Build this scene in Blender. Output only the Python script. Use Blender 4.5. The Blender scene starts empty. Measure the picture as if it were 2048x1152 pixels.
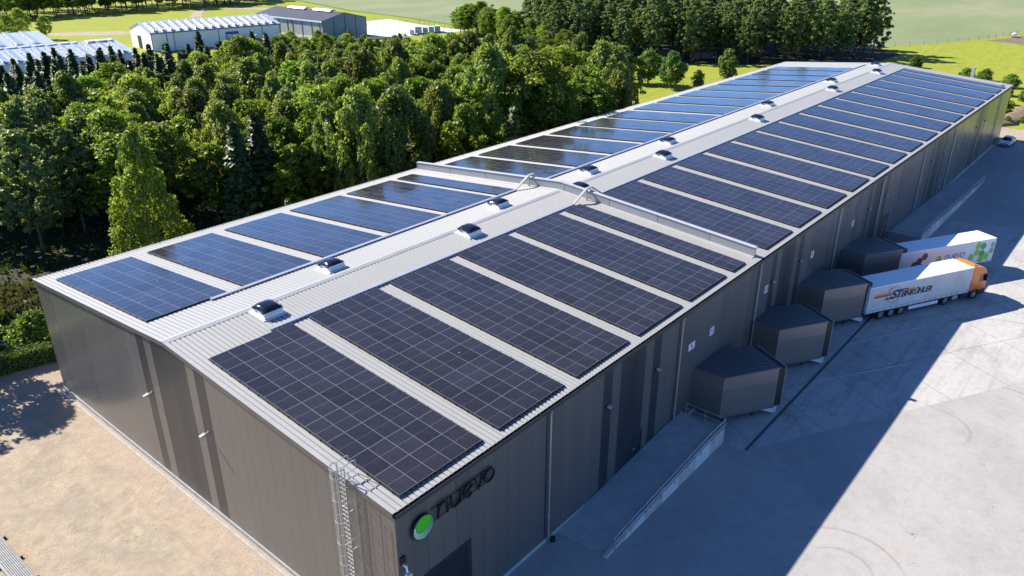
import bpy, bmesh, math, random
import numpy as np
from mathutils import Vector, Matrix

# ------------------------------------------------------------------ camera, world, sun, exposure
SC = bpy.context.scene
COL = SC.collection
cam_d = bpy.data.cameras.new("camera")
cam = bpy.data.objects.new("camera", cam_d)
COL.objects.link(cam)
RGT = Vector((0.645446143, -0.763805633, 0.000480363))
UPV = Vector((0.318106345, 0.269384179, 0.908977732))
FWD = Vector((0.694411715, 0.586543365, -0.416844398))
mw = Matrix((RGT, UPV, -FWD)).transposed().to_4x4()
mw.translation = Vector((-18.22537, -22.57861, 34.58294))
cam.matrix_world = mw
cam_d.sensor_width = 36.0
cam_d.lens = 36.0 * 1555.546 / 2048.0
cam_d.clip_start = 0.5
cam_d.clip_end = 3000
SC.camera = cam

SUNV = Vector((0.31, -1.25, -1.0)).normalized()          # the way the light travels
SUN_EL = math.asin(-SUNV.z)
SUN_ROT = math.atan2(-SUNV.x, -SUNV.y)
world = bpy.data.worlds.new("World")
SC.world = world
world.use_nodes = True
wt = world.node_tree
bgn = wt.nodes["Background"]
sky = wt.nodes.new("ShaderNodeTexSky")
sky.sky_type = 'NISHITA'
sky.sun_disc = False
sky.sun_elevation = SUN_EL
sky.sun_rotation = SUN_ROT
sky.ozone_density = 10.0
sky.air_density = 0.55
sky.dust_density = 0.0
wt.links.new(sky.outputs[0], bgn.inputs[0])
bgn.inputs[1].default_value = 0.12
sun_d = bpy.data.lights.new("sun", 'SUN')
sun_d.energy = 5.0
sun_d.angle = math.radians(0.5)
sun_d.color = (1.0, 0.94, 0.84)
sun = bpy.data.objects.new("sun", sun_d)
COL.objects.link(sun)
sun.rotation_euler = SUNV.to_track_quat('-Z', 'Y').to_euler()
sun.location = (0, 0, 120)
SC.view_settings.view_transform = 'Standard'
SC.view_settings.look = 'None'
SC.view_settings.exposure = 1.18
SC.view_settings.gamma = 1.0
SC.render.engine = 'CYCLES'
SC.cycles.max_bounces = 6
SC.cycles.diffuse_bounces = 3
SC.cycles.glossy_bounces = 3
SC.cycles.transmission_bounces = 3

PI = math.pi
R_ = random.Random(7)
NP = np.random.default_rng(11)

# ------------------------------------------------------------------ materials
MATS = {}


class NT:
    def __init__(self, name):
        self.m = bpy.data.materials.new(name)
        self.m.use_nodes = True
        self.t = self.m.node_tree
        self.b = self.t.nodes["Principled BSDF"]
        self.out = self.t.nodes["Material Output"]

    def n(self, kind, **kw):
        x = self.t.nodes.new("ShaderNode" + kind)
        for k, v in kw.items():
            setattr(x, k, v)
        return x

    def l(self, a, b):
        self.t.links.new(a, b)

    def math(self, op, a, b=None, c=None, clamp=False):
        x = self.n("Math", operation=op)
        x.use_clamp = clamp
        for i, v in enumerate((a, b, c)):
            if v is None:
                continue
            if hasattr(v, 'is_output') or hasattr(v, 'links'):
                self.l(v, x.inputs[i])
            else:
                x.inputs[i].default_value = v
        return x.outputs[0]

    def noise(self, scale, detail=4, rough=.6, vec=None, dist=0):
        x = self.n("TexNoise")
        x.inputs['Scale'].default_value = scale
        x.inputs['Detail'].default_value = detail
        x.inputs['Roughness'].default_value = rough
        x.inputs['Distortion'].default_value = dist
        self.l(vec if vec is not None else self.obj(), x.inputs['Vector'])
        return x.outputs['Fac']

    def obj(self):
        if not hasattr(self, '_tc'):
            self._tc = self.n("TexCoord")
        return self._tc.outputs['Object']

    def sep(self, vec=None):
        x = self.n("SeparateXYZ")
        self.l(vec if vec is not None else self.obj(), x.inputs[0])
        return x.outputs

    def ramp(self, fac, stops):
        x = self.n("ValToRGB")
        e = x.color_ramp.elements
        while len(e) < len(stops):
            e.new(.5)
        for i, (p, c) in enumerate(stops):
            e[i].position = p
            e[i].color = (*c, 1)
        self.l(fac, x.inputs[0])
        return x.outputs[0]

    def mix(self, fac, a, b, mode='MIX'):
        x = self.n("Mix", data_type='RGBA', blend_type=mode)
        for i, v in ((0, fac), (6, a), (7, b)):
            if hasattr(v, 'is_output'):
                self.l(v, x.inputs[i])
            elif isinstance(v, (tuple, list)):
                x.inputs[i].default_value = (*v, 1) if len(v) == 3 else v
            else:
                x.inputs[i].default_value = v
        return x.outputs[2]

    def bump(self, h, strength=.3, dist=.02):
        x = self.n("Bump")
        x.inputs['Strength'].default_value = strength
        x.inputs['Distance'].default_value = dist
        self.l(h, x.inputs['Height'])
        self.l(x.outputs[0], self.b.inputs['Normal'])


def mat(name, col, rough=.55, metal=0.0, var=0.12, scale=1.5, bump=0.0, bscale=30, coat=0.0, spec=.5, rnd=0.0):
    if name in MATS:
        return MATS[name]
    t = NT(name)
    n1 = t.noise(scale)
    n2 = t.noise(scale * 9.7, 3)
    f = t.math('ADD', t.math('MULTIPLY', n1, .65), t.math('MULTIPLY', n2, .35))
    lo = tuple(max(0, c * (1 - 2.2 * var)) for c in col)
    hi = tuple(min(1, c * (1 + 2.2 * var)) for c in col)
    c = t.ramp(f, [(.25, lo), (.75, hi)])
    if rnd:
        oi = t.n("ObjectInfo")
        v = t.math('MULTIPLY_ADD', oi.outputs['Random'], rnd, 1 - rnd / 2)
        c = t.mix(1.0, c, t.mix(0.0, v, v), 'MULTIPLY')
    t.l(c, t.b.inputs['Base Color'])
    t.b.inputs['Roughness'].default_value = rough
    t.b.inputs['Metallic'].default_value = metal
    t.b.inputs['Specular IOR Level'].default_value = spec
    t.b.inputs['Coat Weight'].default_value = coat
    if bump:
        t.bump(t.noise(bscale, 3), bump, .02)
    MATS[name] = t.m
    return t.m


def cladding(name, col, seam=1.02, vertical=True, rough=.34, metal=.45, axis=None, phase=0.0, seamdark=.45, width=.016):
    t = NT(name)
    xyz = t.sep()
    if not vertical:
        c = xyz[2]
    elif axis is not None:
        c = xyz[axis]
    else:
        g = t.n("NewGeometry")
        gs = t.sep(g.outputs['Normal'])
        w = t.math('GREATER_THAN', t.math('ABSOLUTE', gs[0]), .5)
        c = t.math('ADD', t.math('MULTIPLY', w, xyz[1]), t.math('MULTIPLY', t.math('SUBTRACT', 1.0, w), xyz[0]))
    u = t.math('DIVIDE', t.math('ADD', c, phase), seam)
    fr = t.math('FRACT', u)
    d = t.math('ABSOLUTE', t.math('SUBTRACT', fr, .5))
    s = t.math('GREATER_THAN', d, .5 - width / seam)
    wn = t.n("TexWhiteNoise", noise_dimensions='1D')
    t.l(t.math('FLOOR', u), wn.inputs['W'])
    v = t.math('MULTIPLY_ADD', wn.outputs['Value'], .08, .96)
    n = t.noise(.35, 4)
    v = t.math('MULTIPLY', v, t.math('MULTIPLY_ADD', n, .22, .89))
    v = t.math('MULTIPLY', v, t.math('SUBTRACT', 1.0, t.math('MULTIPLY', s, seamdark)))
    vv = t.n("CombineColor")
    for i in range(3):
        t.l(t.math('MULTIPLY', v, col[i]), vv.inputs[i])
    # splash dirt at the foot of the wall and rain streaks
    dz = t.math('SUBTRACT', 1.0, t.math('DIVIDE', t.math('SUBTRACT', xyz[2], .3), t.math('MULTIPLY_ADD', t.noise(1.3, 3), 1.6, .15)), None, True)
    mp = t.n("Mapping")
    mp.inputs['Scale'].default_value = (3.0, 3.0, .08)
    t.l(t.obj(), mp.inputs[0])
    stk = t.math('MULTIPLY', t.math('SUBTRACT', t.noise(1.0, 4, .6, mp.outputs[0]), .54, None, True), .4)
    cc = t.mix(t.math('MULTIPLY', dz, .22), vv.outputs[0], (0.26, 0.22, 0.17))
    cc = t.mix(stk, cc, t.mix(1.0, cc, (1.25, 1.22, 1.18), 'MULTIPLY'))
    t.l(cc, t.b.inputs['Base Color'])
    t.b.inputs['Metallic'].default_value = metal
    t.l(t.math('MULTIPLY_ADD', wn.outputs['Value'], .08, rough - .03), t.b.inputs['Roughness'])
    h = t.math('ADD', t.math('MULTIPLY', t.math('SUBTRACT', 1.0, s), 1.0), t.math('MULTIPLY', t.noise(.9, 2), .8))
    t.bump(h, .12, .02)
    MATS[name] = t.m
    return t.m


CLAD = cladding("cladding_grey", (0.152, 0.144, 0.136), rough=.29, metal=.35)
CLAD_DARK = cladding("cladding_dark", (0.040, 0.046, 0.056), rough=.36)
CLAD_H = cladding("cladding_dock", (0.24, 0.218, 0.20), seam=1.22, vertical=False, phase=-.5, rough=.3, metal=.5)
CLAD_FW = cladding("cladding_parapet", (0.32, 0.32, 0.325), seam=5.15, axis=1, phase=.5, rough=.42, metal=.3, seamdark=.7, width=.03)
def roof_mat():
    t = NT("roof_sheet")
    xyz = t.sep()
    n = t.noise(.25, 4); n2 = t.noise(3.0, 4)
    # valley shade, with some dirt, painted as darker lines in the colour; side laps every third rib
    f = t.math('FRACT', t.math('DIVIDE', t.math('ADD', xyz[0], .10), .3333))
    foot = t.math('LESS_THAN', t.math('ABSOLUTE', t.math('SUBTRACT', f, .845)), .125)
    g = t.math('FRACT', t.math('DIVIDE', t.math('ADD', xyz[0], .10), .9999))
    lap = t.math('LESS_THAN', t.math('ABSOLUTE', t.math('SUBTRACT', g, .93)), .012)
    v = t.math('MULTIPLY_ADD', n, .10, .95)
    v = t.math('MULTIPLY', v, t.math('MULTIPLY_ADD', n2, .10, .95))
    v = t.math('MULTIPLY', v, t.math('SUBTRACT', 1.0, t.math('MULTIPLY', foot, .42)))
    v = t.math('MULTIPLY', v, t.math('SUBTRACT', 1.0, t.math('MULTIPLY', lap, .55)))
    c = t.n("CombineColor")
    for i, k in enumerate((0.338, 0.332, 0.318)):
        t.l(t.math('MULTIPLY', v, k), c.inputs[i])
    t.l(c.outputs[0], t.b.inputs['Base Color'])
    t.b.inputs['Roughness'].default_value = .5
    t.b.inputs['Metallic'].default_value = .1
    return t.m


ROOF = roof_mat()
ROOFTRIM = mat("roof_trim", (0.345, 0.34, 0.33), .45, .1, .05, .6)
GALV = mat("galvanised_steel", (0.42, 0.43, 0.44), .4, .45, .10, 3)
TRAYM = mat("cable_tray_zinc", (0.46, 0.475, 0.50), .3, .45, .06, 1)
DARKM = mat("dark_metal", (0.035, 0.037, 0.042), .4, .4, .12, 2)
BLACK = mat("black_rubber", (0.012, 0.012, 0.013), .55, 0, .2, 3)
BLACKG = mat("black_gloss", (0.012, 0.012, 0.013), .3, 0, .15, 3)
WHITEP = mat("white_paint", (0.72, 0.73, 0.74), .35, 0, .05, 2, coat=.3)
CONC = mat("concrete_light", (0.42, 0.41, 0.39), .8, 0, .14, 1.2, .15, 25)
CONCW = mat("concrete_white", (0.55, 0.54, 0.52), .75, 0, .12, 1.0)
NAVY = mat("door_navy", (0.022, 0.026, 0.034), .32, .2, .12, 1.2)
ORANGE = mat("orange_paint", (0.78, 0.175, 0.012), .28, 0, .05, 2, coat=.5)
GLASSD = mat("dark_glass", (0.012, 0.016, 0.02), .06, 0, .1, 2, coat=.4)
CHASSIS = mat("chassis_dark", (0.03, 0.03, 0.033), .6, .2, .2, 4)
RIM = mat("wheel_rim_steel", (0.36, 0.36, 0.37), .4, .4, .12, 5)
TYRE = mat("tyre_rubber", (0.016, 0.016, 0.016), .8, 0, .2, 6)
LOGOBLUE = mat("logo_dark_blue", (0.018, 0.03, 0.075), .45, 0, .05)
LOGORED = mat("logo_red", (0.42, 0.045, 0.02), .45, 0, .05)
LOGOORG = mat("logo_orange", (0.75, 0.24, 0.06), .45, 0, .05)
HEXL = mat("hexagon_lime", (0.27, 0.50, 0.06), .4, 0, .06)
HEXG = mat("hexagon_green", (0.02, 0.34, 0.09), .4, 0, .06)
HEXT = mat("hexagon_teal", (0.10, 0.38, 0.26), .4, 0, .06)
HEXP = mat("hexagon_plum", (0.075, 0.055, 0.10), .4, 0, .08)
EMGREEN = mat("emblem_bright_green", (0.045, 0.50, 0.012), .4, 0, .03)
EMDARK = mat("emblem_deep_green", (0.0, 0.22, 0.11), .4, 0, .05)
EMWHITE = mat("emblem_white", (0.72, 0.85, 0.80), .4, 0, .03)
PLATE = mat("sign_white", (0.68, 0.68, 0.72), .5, 0, .04)


def dome_mat():
    t = NT("skylight_dome")
    t.b.inputs['Base Color'].default_value = (0.012, 0.014, 0.022, 1)
    t.b.inputs['Roughness'].default_value = .07
    t.l(t.math('MULTIPLY_ADD', t.noise(3), .06, .05), t.b.inputs['Roughness'])
    t.b.inputs['Specular IOR Level'].default_value = .6
    return t.m


DOME = dome_mat()


def cell_mat():
    t = NT("solar_cells")
    x, y, z_ = t.sep()
    # fine busbar / cell pattern in panel space: 6 cells across, 24 half cells along, brighter middle gap
    def line(c, n, w):
        f = t.math('FRACT', t.math('MULTIPLY', c, n))
        return t.math('GREATER_THAN', t.math('ABSOLUTE', t.math('SUBTRACT', f, .5)), .5 - w)
    lx = line(x, 6 / 1.13, .035)
    ly = line(y, 20 / 1.80, .06)
    mid = t.math('LESS_THAN', t.math('ABSOLUTE', y), .016)
    f = t.math('MAXIMUM', lx, ly)
    c = t.mix(t.math('MULTIPLY', f, .42), (0.0125, 0.0125, 0.0185), (0.050, 0.048, 0.070))
    c = t.mix(t.math('MULTIPLY', mid, .6), c, (0.12, 0.12, 0.13))
    oi = t.n("ObjectInfo")
    v = t.math('MULTIPLY_ADD', oi.outputs['Random'], .7, .65)
    c = t.mix(1.0, c, t.mix(0.0, v, v), 'MULTIPLY')
    vo = t.n("TexVoronoi")
    vo.inputs['Scale'].default_value = 1.0
    cv = t.n("CombineXYZ")
    t.l(t.math('ADD', x, t.math('MULTIPLY', oi.outputs['Random'], 91.7)), cv.inputs[0])
    t.l(t.math('ADD', y, t.math('MULTIPLY', oi.outputs['Random'], 37.3)), cv.inputs[1])
    t.l(cv.outputs[0], vo.inputs['Vector'])
    sc = t.sep(vo.outputs['Color'])
    drop = t.math('MULTIPLY', t.math('LESS_THAN', vo.outputs['Distance'], .045), t.math('GREATER_THAN', sc[0], .90))
    c = t.mix(t.math('MULTIPLY', drop, .75), c, (0.5, 0.5, 0.48))
    dust = t.noise(2.3, 4)
    c = t.mix(t.math('MULTIPLY', dust, .065), c, (0.35, 0.32, 0.28))
    t.l(c, t.b.inputs['Base Color'])
    t.l(t.math('MULTIPLY_ADD', t.noise(1.7), .06, .09), t.b.inputs['Roughness'])
    t.b.inputs['Specular IOR Level'].default_value = .42
    return t.m


CELL = cell_mat()
PFRAME = mat("panel_frame", (0.21, 0.21, 0.225), .4, .3, .08, 3)


def leaf_mat(name, dark, light, trans=.35, tcol=None, orand=.35):
    t = NT(name)
    g = t.n("NewGeometry")
    oi = t.n("ObjectInfo")
    big = t.noise(.5, 3)
    f = t.math('ADD', t.math('MULTIPLY', g.outputs['Random Per Island'], .6), t.math('MULTIPLY', big, .4))
    c = t.ramp(f, [(.15, dark), (.85, light)])
    hsv = t.n("HueSaturation")
    t.l(t.math('MULTIPLY_ADD', oi.outputs['Random'], .030, .489), hsv.inputs['Hue'])
    r2 = t.math('FRACT', t.math('MULTIPLY', oi.outputs['Random'], 7.31))
    t.l(t.math('MULTIPLY_ADD', r2, orand * 2, 1 - orand), hsv.inputs['Value'])
    t.l(c, hsv.inputs['Color'])
    t.l(hsv.outputs[0], t.b.inputs['Base Color'])
    t.b.inputs['Roughness'].default_value = .5
    t.b.inputs['Specular IOR Level'].default_value = .35
    tr = t.n("BsdfTranslucent")
    tint = t.mix(1.0, hsv.outputs[0], (1.5, 1.35, .55), 'MULTIPLY')
    t.l(tint, tr.inputs['Color'])
    ms = t.n("MixShader")
    ms.inputs[0].default_value = trans
    t.l(t.b.outputs[0], ms.inputs[1])
    t.l(tr.outputs[0], ms.inputs[2])
    t.l(ms.outputs[0], t.out.inputs['Surface'])
    return t.m


L_BROAD = leaf_mat("leaves_broadleaf", (0.080, 0.138, 0.016), (0.250, 0.345, 0.038), .48)
L_BIRCH = leaf_mat("leaves_birch", (0.092, 0.132, 0.024), (0.255, 0.318, 0.062), .46)
L_LIME = leaf_mat("leaves_lime", (0.15, 0.20, 0.018), (0.38, 0.43, 0.05), .45)
L_COLUMN = leaf_mat("leaves_column", (0.105, 0.160, 0.018), (0.290, 0.365, 0.045), .50, orand=.0)
L_SPRUCE = leaf_mat("needles_spruce", (0.032, 0.060, 0.016), (0.092, 0.140, 0.034), .2)
L_YOUNG = leaf_mat("needles_young", (0.08, 0.105, 0.028), (0.18, 0.21, 0.062), .22)
L_SILVER = leaf_mat("leaves_silver", (0.10, 0.145, 0.065), (0.28, 0.35, 0.17), .32)
L_ALDER = leaf_mat("leaves_alder", (0.070, 0.112, 0.028), (0.215, 0.280, 0.088), .36, orand=.22)
L_CHEST = leaf_mat("leaves_chestnut", (0.062, 0.112, 0.024), (0.175, 0.275, 0.060), .42, orand=.12)
L_HEDGE = leaf_mat("leaves_hedge", (0.055, 0.110, 0.014), (0.16, 0.26, 0.03), .38)
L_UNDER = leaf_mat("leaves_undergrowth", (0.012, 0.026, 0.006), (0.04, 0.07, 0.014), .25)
L_REED = leaf_mat("reed_blades", (0.055, 0.065, 0.032), (0.13, 0.14, 0.07), .2)
BARK = mat("bark", (0.085, 0.068, 0.052), .9, 0, .25, 3, .3, 12)
BARKW = mat("bark_pale", (0.30, 0.27, 0.23), .85, 0, .25, 3, .3, 12)


def ground_mat(name, stops, scale=.15, fine=6.0, rough=.9, bump=.3, fstr=.5, stretch=None):
    t = NT(name)
    vec = None
    if stretch:
        mp = t.n("Mapping")
        mp.inputs['Scale'].default_value = stretch[:3]
        mp.inputs['Rotation'].default_value = (0, 0, stretch[3])
        t.l(t.obj(), mp.inputs[0])
        vec = mp.outputs[0]
    n1 = t.noise(scale, 6, .65, vec)
    n2 = t.noise(fine, 4, .7)
    f = t.math('ADD', t.math('MULTIPLY', n1, 1 - fstr), t.math('MULTIPLY', n2, fstr))
    t.l(t.ramp(f, stops), t.b.inputs['Base Color'])
    t.b.inputs['Roughness'].default_value = rough
    t.b.inputs['Specular IOR Level'].default_value = .15
    t.bump(n2, bump, .08)
    return t.m


G_GRASS = ground_mat("grass_ground", [(.3, (0.135, 0.170, 0.018)), (.5, (0.235, 0.262, 0.026)), (.7, (0.32, 0.325, 0.055))], .16, 1.4, fstr=.5, stretch=(1, 3.4, 1, .55))
G_CROP = ground_mat("crop_ground", [(.32, (0.155, 0.195, 0.085)), (.5, (0.195, 0.225, 0.11)), (.68, (0.27, 0.25, 0.16))], .012, .9, fstr=.18, stretch=(1, 2.4, 1, .6))
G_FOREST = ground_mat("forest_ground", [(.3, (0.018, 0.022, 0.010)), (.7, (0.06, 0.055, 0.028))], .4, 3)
G_PLOUGH = ground_mat("ploughed_ground", [(.3, (0.12, 0.085, 0.06)), (.7, (0.22, 0.17, 0.13))], .2, 3)
G_DIRT = ground_mat("dirt_ground", [(.3, (0.24, 0.19, 0.14)), (.7, (0.42, 0.35, 0.27))], .2, 2)
G_VERGE = ground_mat("verge_ground", [(.3, (0.055, 0.10, 0.022)), (.7, (0.14, 0.20, 0.05))], .3, 1.5)


def gravel_mat():
    t = NT("gravel_ground")
    xyz = t.sep()
    n1 = t.noise(.16, 6, .65, dist=1.4)
    n2 = t.noise(11, 3, .75)
    n3 = t.noise(1.3, 4, .7)
    base = t.ramp(n1, [(.30, (0.295, 0.230, 0.152)), (.45, (0.355, 0.293, 0.218)), (.60, (0.295, 0.247, 0.192)), (.74, (0.375, 0.330, 0.232))])
    st = t.ramp(n2, [(.30, (0.5, 0.46, 0.44)), (.46, (1, 1, 1)), (.68, (1.28, 1.26, 1.24))])
    n4 = t.noise(.28, 4, .6)
    c = t.mix(t.ramp(n4, [(.40, (.12, .12, .12)), (.60, (.85, .85, .85))]), base, t.mix(1.0, base, st, 'MULTIPLY'))
    c = t.mix(1.0, c, t.ramp(n3, [(.3, (.84, .83, .82)), (.7, (1.1, 1.1, 1.1))]), 'MULTIPLY')
    # pinker loose stone close to the wall
    near = t.math('MULTIPLY', t.math('SUBTRACT', 1.0, t.math('DIVIDE', t.math('ABSOLUTE', xyz[0]), 3.2), None, True), t.math('ADD', n3, .15))
    c = t.mix(near, c, t.mix(1.0, (0.325, 0.250, 0.200), st, 'MULTIPLY'))
    # wheel tracks along the wall
    for off, w in ((-2.0, .26), (-3.9, .28), (-7.0, .35), (-8.9, .35)):
        d = t.math('ABSOLUTE', t.math('SUBTRACT', t.math('ADD', xyz[0], t.math('MULTIPLY', t.noise(.09, 2), 1.6)), off))
        k = t.math('SUBTRACT', 1.0, t.math('DIVIDE', d, w), None, True)
        wv = t.math('FRACT', t.math('MULTIPLY', xyz[1], 4.0))
        c = t.mix(t.math('MULTIPLY', k, t.math('MULTIPLY_ADD', wv, .28, .08)), c, (0.25, 0.19, 0.14))
    t.l(c, t.b.inputs['Base Color'])
    t.b.inputs['Roughness'].default_value = .95
    t.b.inputs['Specular IOR Level'].default_value = .1
    t.bump(t.math('ADD', n2, t.math('MULTIPLY', n3, 2.0)), .6, .04)
    return t.m


def scuffs(t, xyz, c, rings, amt=.35):
    nz = t.noise(.8, 4)
    for (cx, cy, r, w, a0) in rings:
        dx = t.math('SUBTRACT', xyz[0], cx)
        dy = t.math('SUBTRACT', xyz[1], cy)
        d = t.math('SQRT', t.math('ADD', t.math('MULTIPLY', dx, dx), t.math('MULTIPLY', dy, dy)))
        k = t.math('SUBTRACT', 1.0, t.math('DIVIDE', t.math('ABSOLUTE', t.math('SUBTRACT', d, r)), w), None, True)
        ang = t.math('ARCTAN2', dy, dx)
        gate = t.math('SUBTRACT', 1.0, t.math('DIVIDE', t.math('ABSOLUTE', t.math('SUBTRACT', ang, a0)), 1.3), None, True)
        gate = t.math('MINIMUM', 1.0, t.math('MULTIPLY', gate, 2.2))
        k = t.math('MULTIPLY', t.math('MULTIPLY', k, gate), t.math('ADD', nz, .1))
        c = t.mix(t.math('MULTIPLY', k, amt), c, (0.05, 0.048, 0.047))
    return c


def stains(t, xyz, c, spots):
    nz = t.noise(3.2, 5, .75, dist=1.5)
    for (cx, cy, r, th) in spots:
        dx = t.math('SUBTRACT', xyz[0], cx)
        dy = t.math('SUBTRACT', xyz[1], cy)
        d = t.math('SQRT', t.math('ADD', t.math('MULTIPLY', dx, dx), t.math('MULTIPLY', dy, dy)))
        k = t.math('SUBTRACT', 1.0, t.math('DIVIDE', d, r), None, True)
        k = t.math('MULTIPLY', t.math('GREATER_THAN', t.math('ADD', nz, t.math('MULTIPLY', k, .18)), th), t.math('GREATER_THAN', k, .02))
        c = t.mix(t.math('MULTIPLY', k, .55), c, (0.06, 0.058, 0.055))
    return c


def paving_mat():
    t = NT("paving_ground")
    xyz = t.sep()
    br = t.n("TexBrick")
    mp = t.n("Mapping")
    mp.inputs['Rotation'].default_value = (0, 0, .52)
    t.l(t.obj(), mp.inputs[0])
    t.l(mp.outputs[0], br.inputs['Vector'])
    br.inputs['Scale'].default_value = 1.0
    br.inputs['Brick Width'].default_value = .24
    br.inputs['Row Height'].default_value = .12
    br.inputs['Mortar Size'].default_value = .016
    br.inputs['Color1'].default_value = (0.335, 0.325, 0.312, 1)
    br.inputs['Color2'].default_value = (0.365, 0.354, 0.338, 1)
    br.inputs['Mortar'].default_value = (0.30, 0.29, 0.28, 1)
    c = br.outputs['Color']
    n1 = t.noise(.11, 5, .65)
    n2 = t.noise(1.1, 5, .7)
    c = t.mix(1.0, c, t.ramp(n1, [(.3, (.84, .835, .83)), (.55, (1, .995, .985)), (.75, (1.06, 1.05, 1.03))]), 'MULTIPLY')
    c = t.mix(1.0, c, t.ramp(n2, [(.28, (.88, .88, .88)), (.5, (1, 1, 1)), (.8, (1.05, 1.05, 1.05))]), 'MULTIPLY')
    # missing joint sand: darker clusters of joints
    n3 = t.noise(.32, 3, .6)
    dirt = t.math('MULTIPLY', br.outputs['Fac'], t.math('MULTIPLY', t.math('SUBTRACT', n3, .52, None, True), 5.0, None, True))
    c = t.mix(t.math('MULTIPLY', dirt, .30), c, (0.09, 0.085, 0.08))
    pink = t.math('MULTIPLY', t.math('SUBTRACT', t.noise(.22, 3), .55, None, True), 1.6)
    c = t.mix(pink, c, (0.36, 0.29, 0.27))
    c = scuffs(t, xyz, c, [(21.37, -14.9, 3.53, .17, -.05), (21.1, -14.8, 1.93, .15, -.1), (40.8, -14.9, 2.73, .2, -.9),
                           (46.5, -18.5, 4.2, .25, -.3), (50, -17.5, 6.0, .22, -.6)], .42)
    c = stains(t, xyz, c, [(27.3, -17.4, .9, .70), (24.5, -18.0, .8, .72), (29.0, -8.8, .7, .72), (33.5, -20.5, .8, .72), (20.2, -7.5, .7, .73), (38, -19, .9, .72)])
    t.l(c, t.b.inputs['Base Color'])
    t.b.inputs['Roughness'].default_value = .85
    t.b.inputs['Specular IOR Level'].default_value = .25
    t.bump(br.outputs['Fac'], -.15, .01)
    return t.m


def pad_mat():
    t = NT("concrete_pad_ground")
    xyz = t.sep()
    n1 = t.noise(.16, 6, .7, dist=.6)
    n2 = t.noise(1.7, 5, .7)
    mp = t.n("Mapping")
    mp.inputs['Rotation'].default_value = (0, 0, .5)
    mp.inputs['Scale'].default_value = (.12, 1.5, 1)
    t.l(t.obj(), mp.inputs[0])
    n3 = t.noise(.9, 5, .7, mp.outputs[0])
    c = t.ramp(n1, [(.3, (0.33, 0.32, 0.30)), (.5, (0.40, 0.385, 0.365)), (.7, (0.44, 0.425, 0.40))])
    c = t.mix(1.0, c, t.ramp(n2, [(.3, (.86, .86, .86)), (.6, (1.03, 1.03, 1.03))]), 'MULTIPLY')
    c = t.mix(1.0, c, t.ramp(n3, [(.3, (.78, .78, .78)), (.52, (1, 1, 1))]), 'MULTIPLY')
    c = scuffs(t, xyz, c, [(35.5, -8.0, 2.4, .09, .9), (31.5, -3.6, 4.6, .08, -.6), (58, -18, 7, .3, .3)], .38)
    c = stains(t, xyz, c, [(34.9, -5.9, 1.3, .64), (34.2, -7.6, .9, .68), (37.5, -8.5, 1.0, .7), (44.5, -8.8, 1.0, .71), (48.2, -7.2, 1.1, .70), (55, -14, 1.4, .71)])
    # joints every 6 m in the casting direction
    u = t.math('ADD', t.math('MULTIPLY', xyz[0], .866), t.math('MULTIPLY', xyz[1], -.5))
    v = t.math('ADD', t.math('MULTIPLY', xyz[0], .5), t.math('MULTIPLY', xyz[1], .866))
    for q in (u, v):
        f = t.math('ABSOLUTE', t.math('SUBTRACT', t.math('FRACT', t.math('DIVIDE', q, 6.3)), .5))
        c = t.mix(t.math('MULTIPLY', t.math('LESS_THAN', f, .006), .6), c, (0.12, 0.115, 0.11))
    t.l(c, t.b.inputs['Base Color'])
    t.b.inputs['Roughness'].default_value = .8
    t.b.inputs['Specular IOR Level'].default_value = .25
    t.bump(n2, .08, .02)
    return t.m


G_GRAVEL = gravel_mat()
G_PAVE = paving_mat()
G_PAD = pad_mat()
KERBM = mat('kerb_grey', (0.30, 0.295, 0.285), .85, 0, .12, 1.5)


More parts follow.
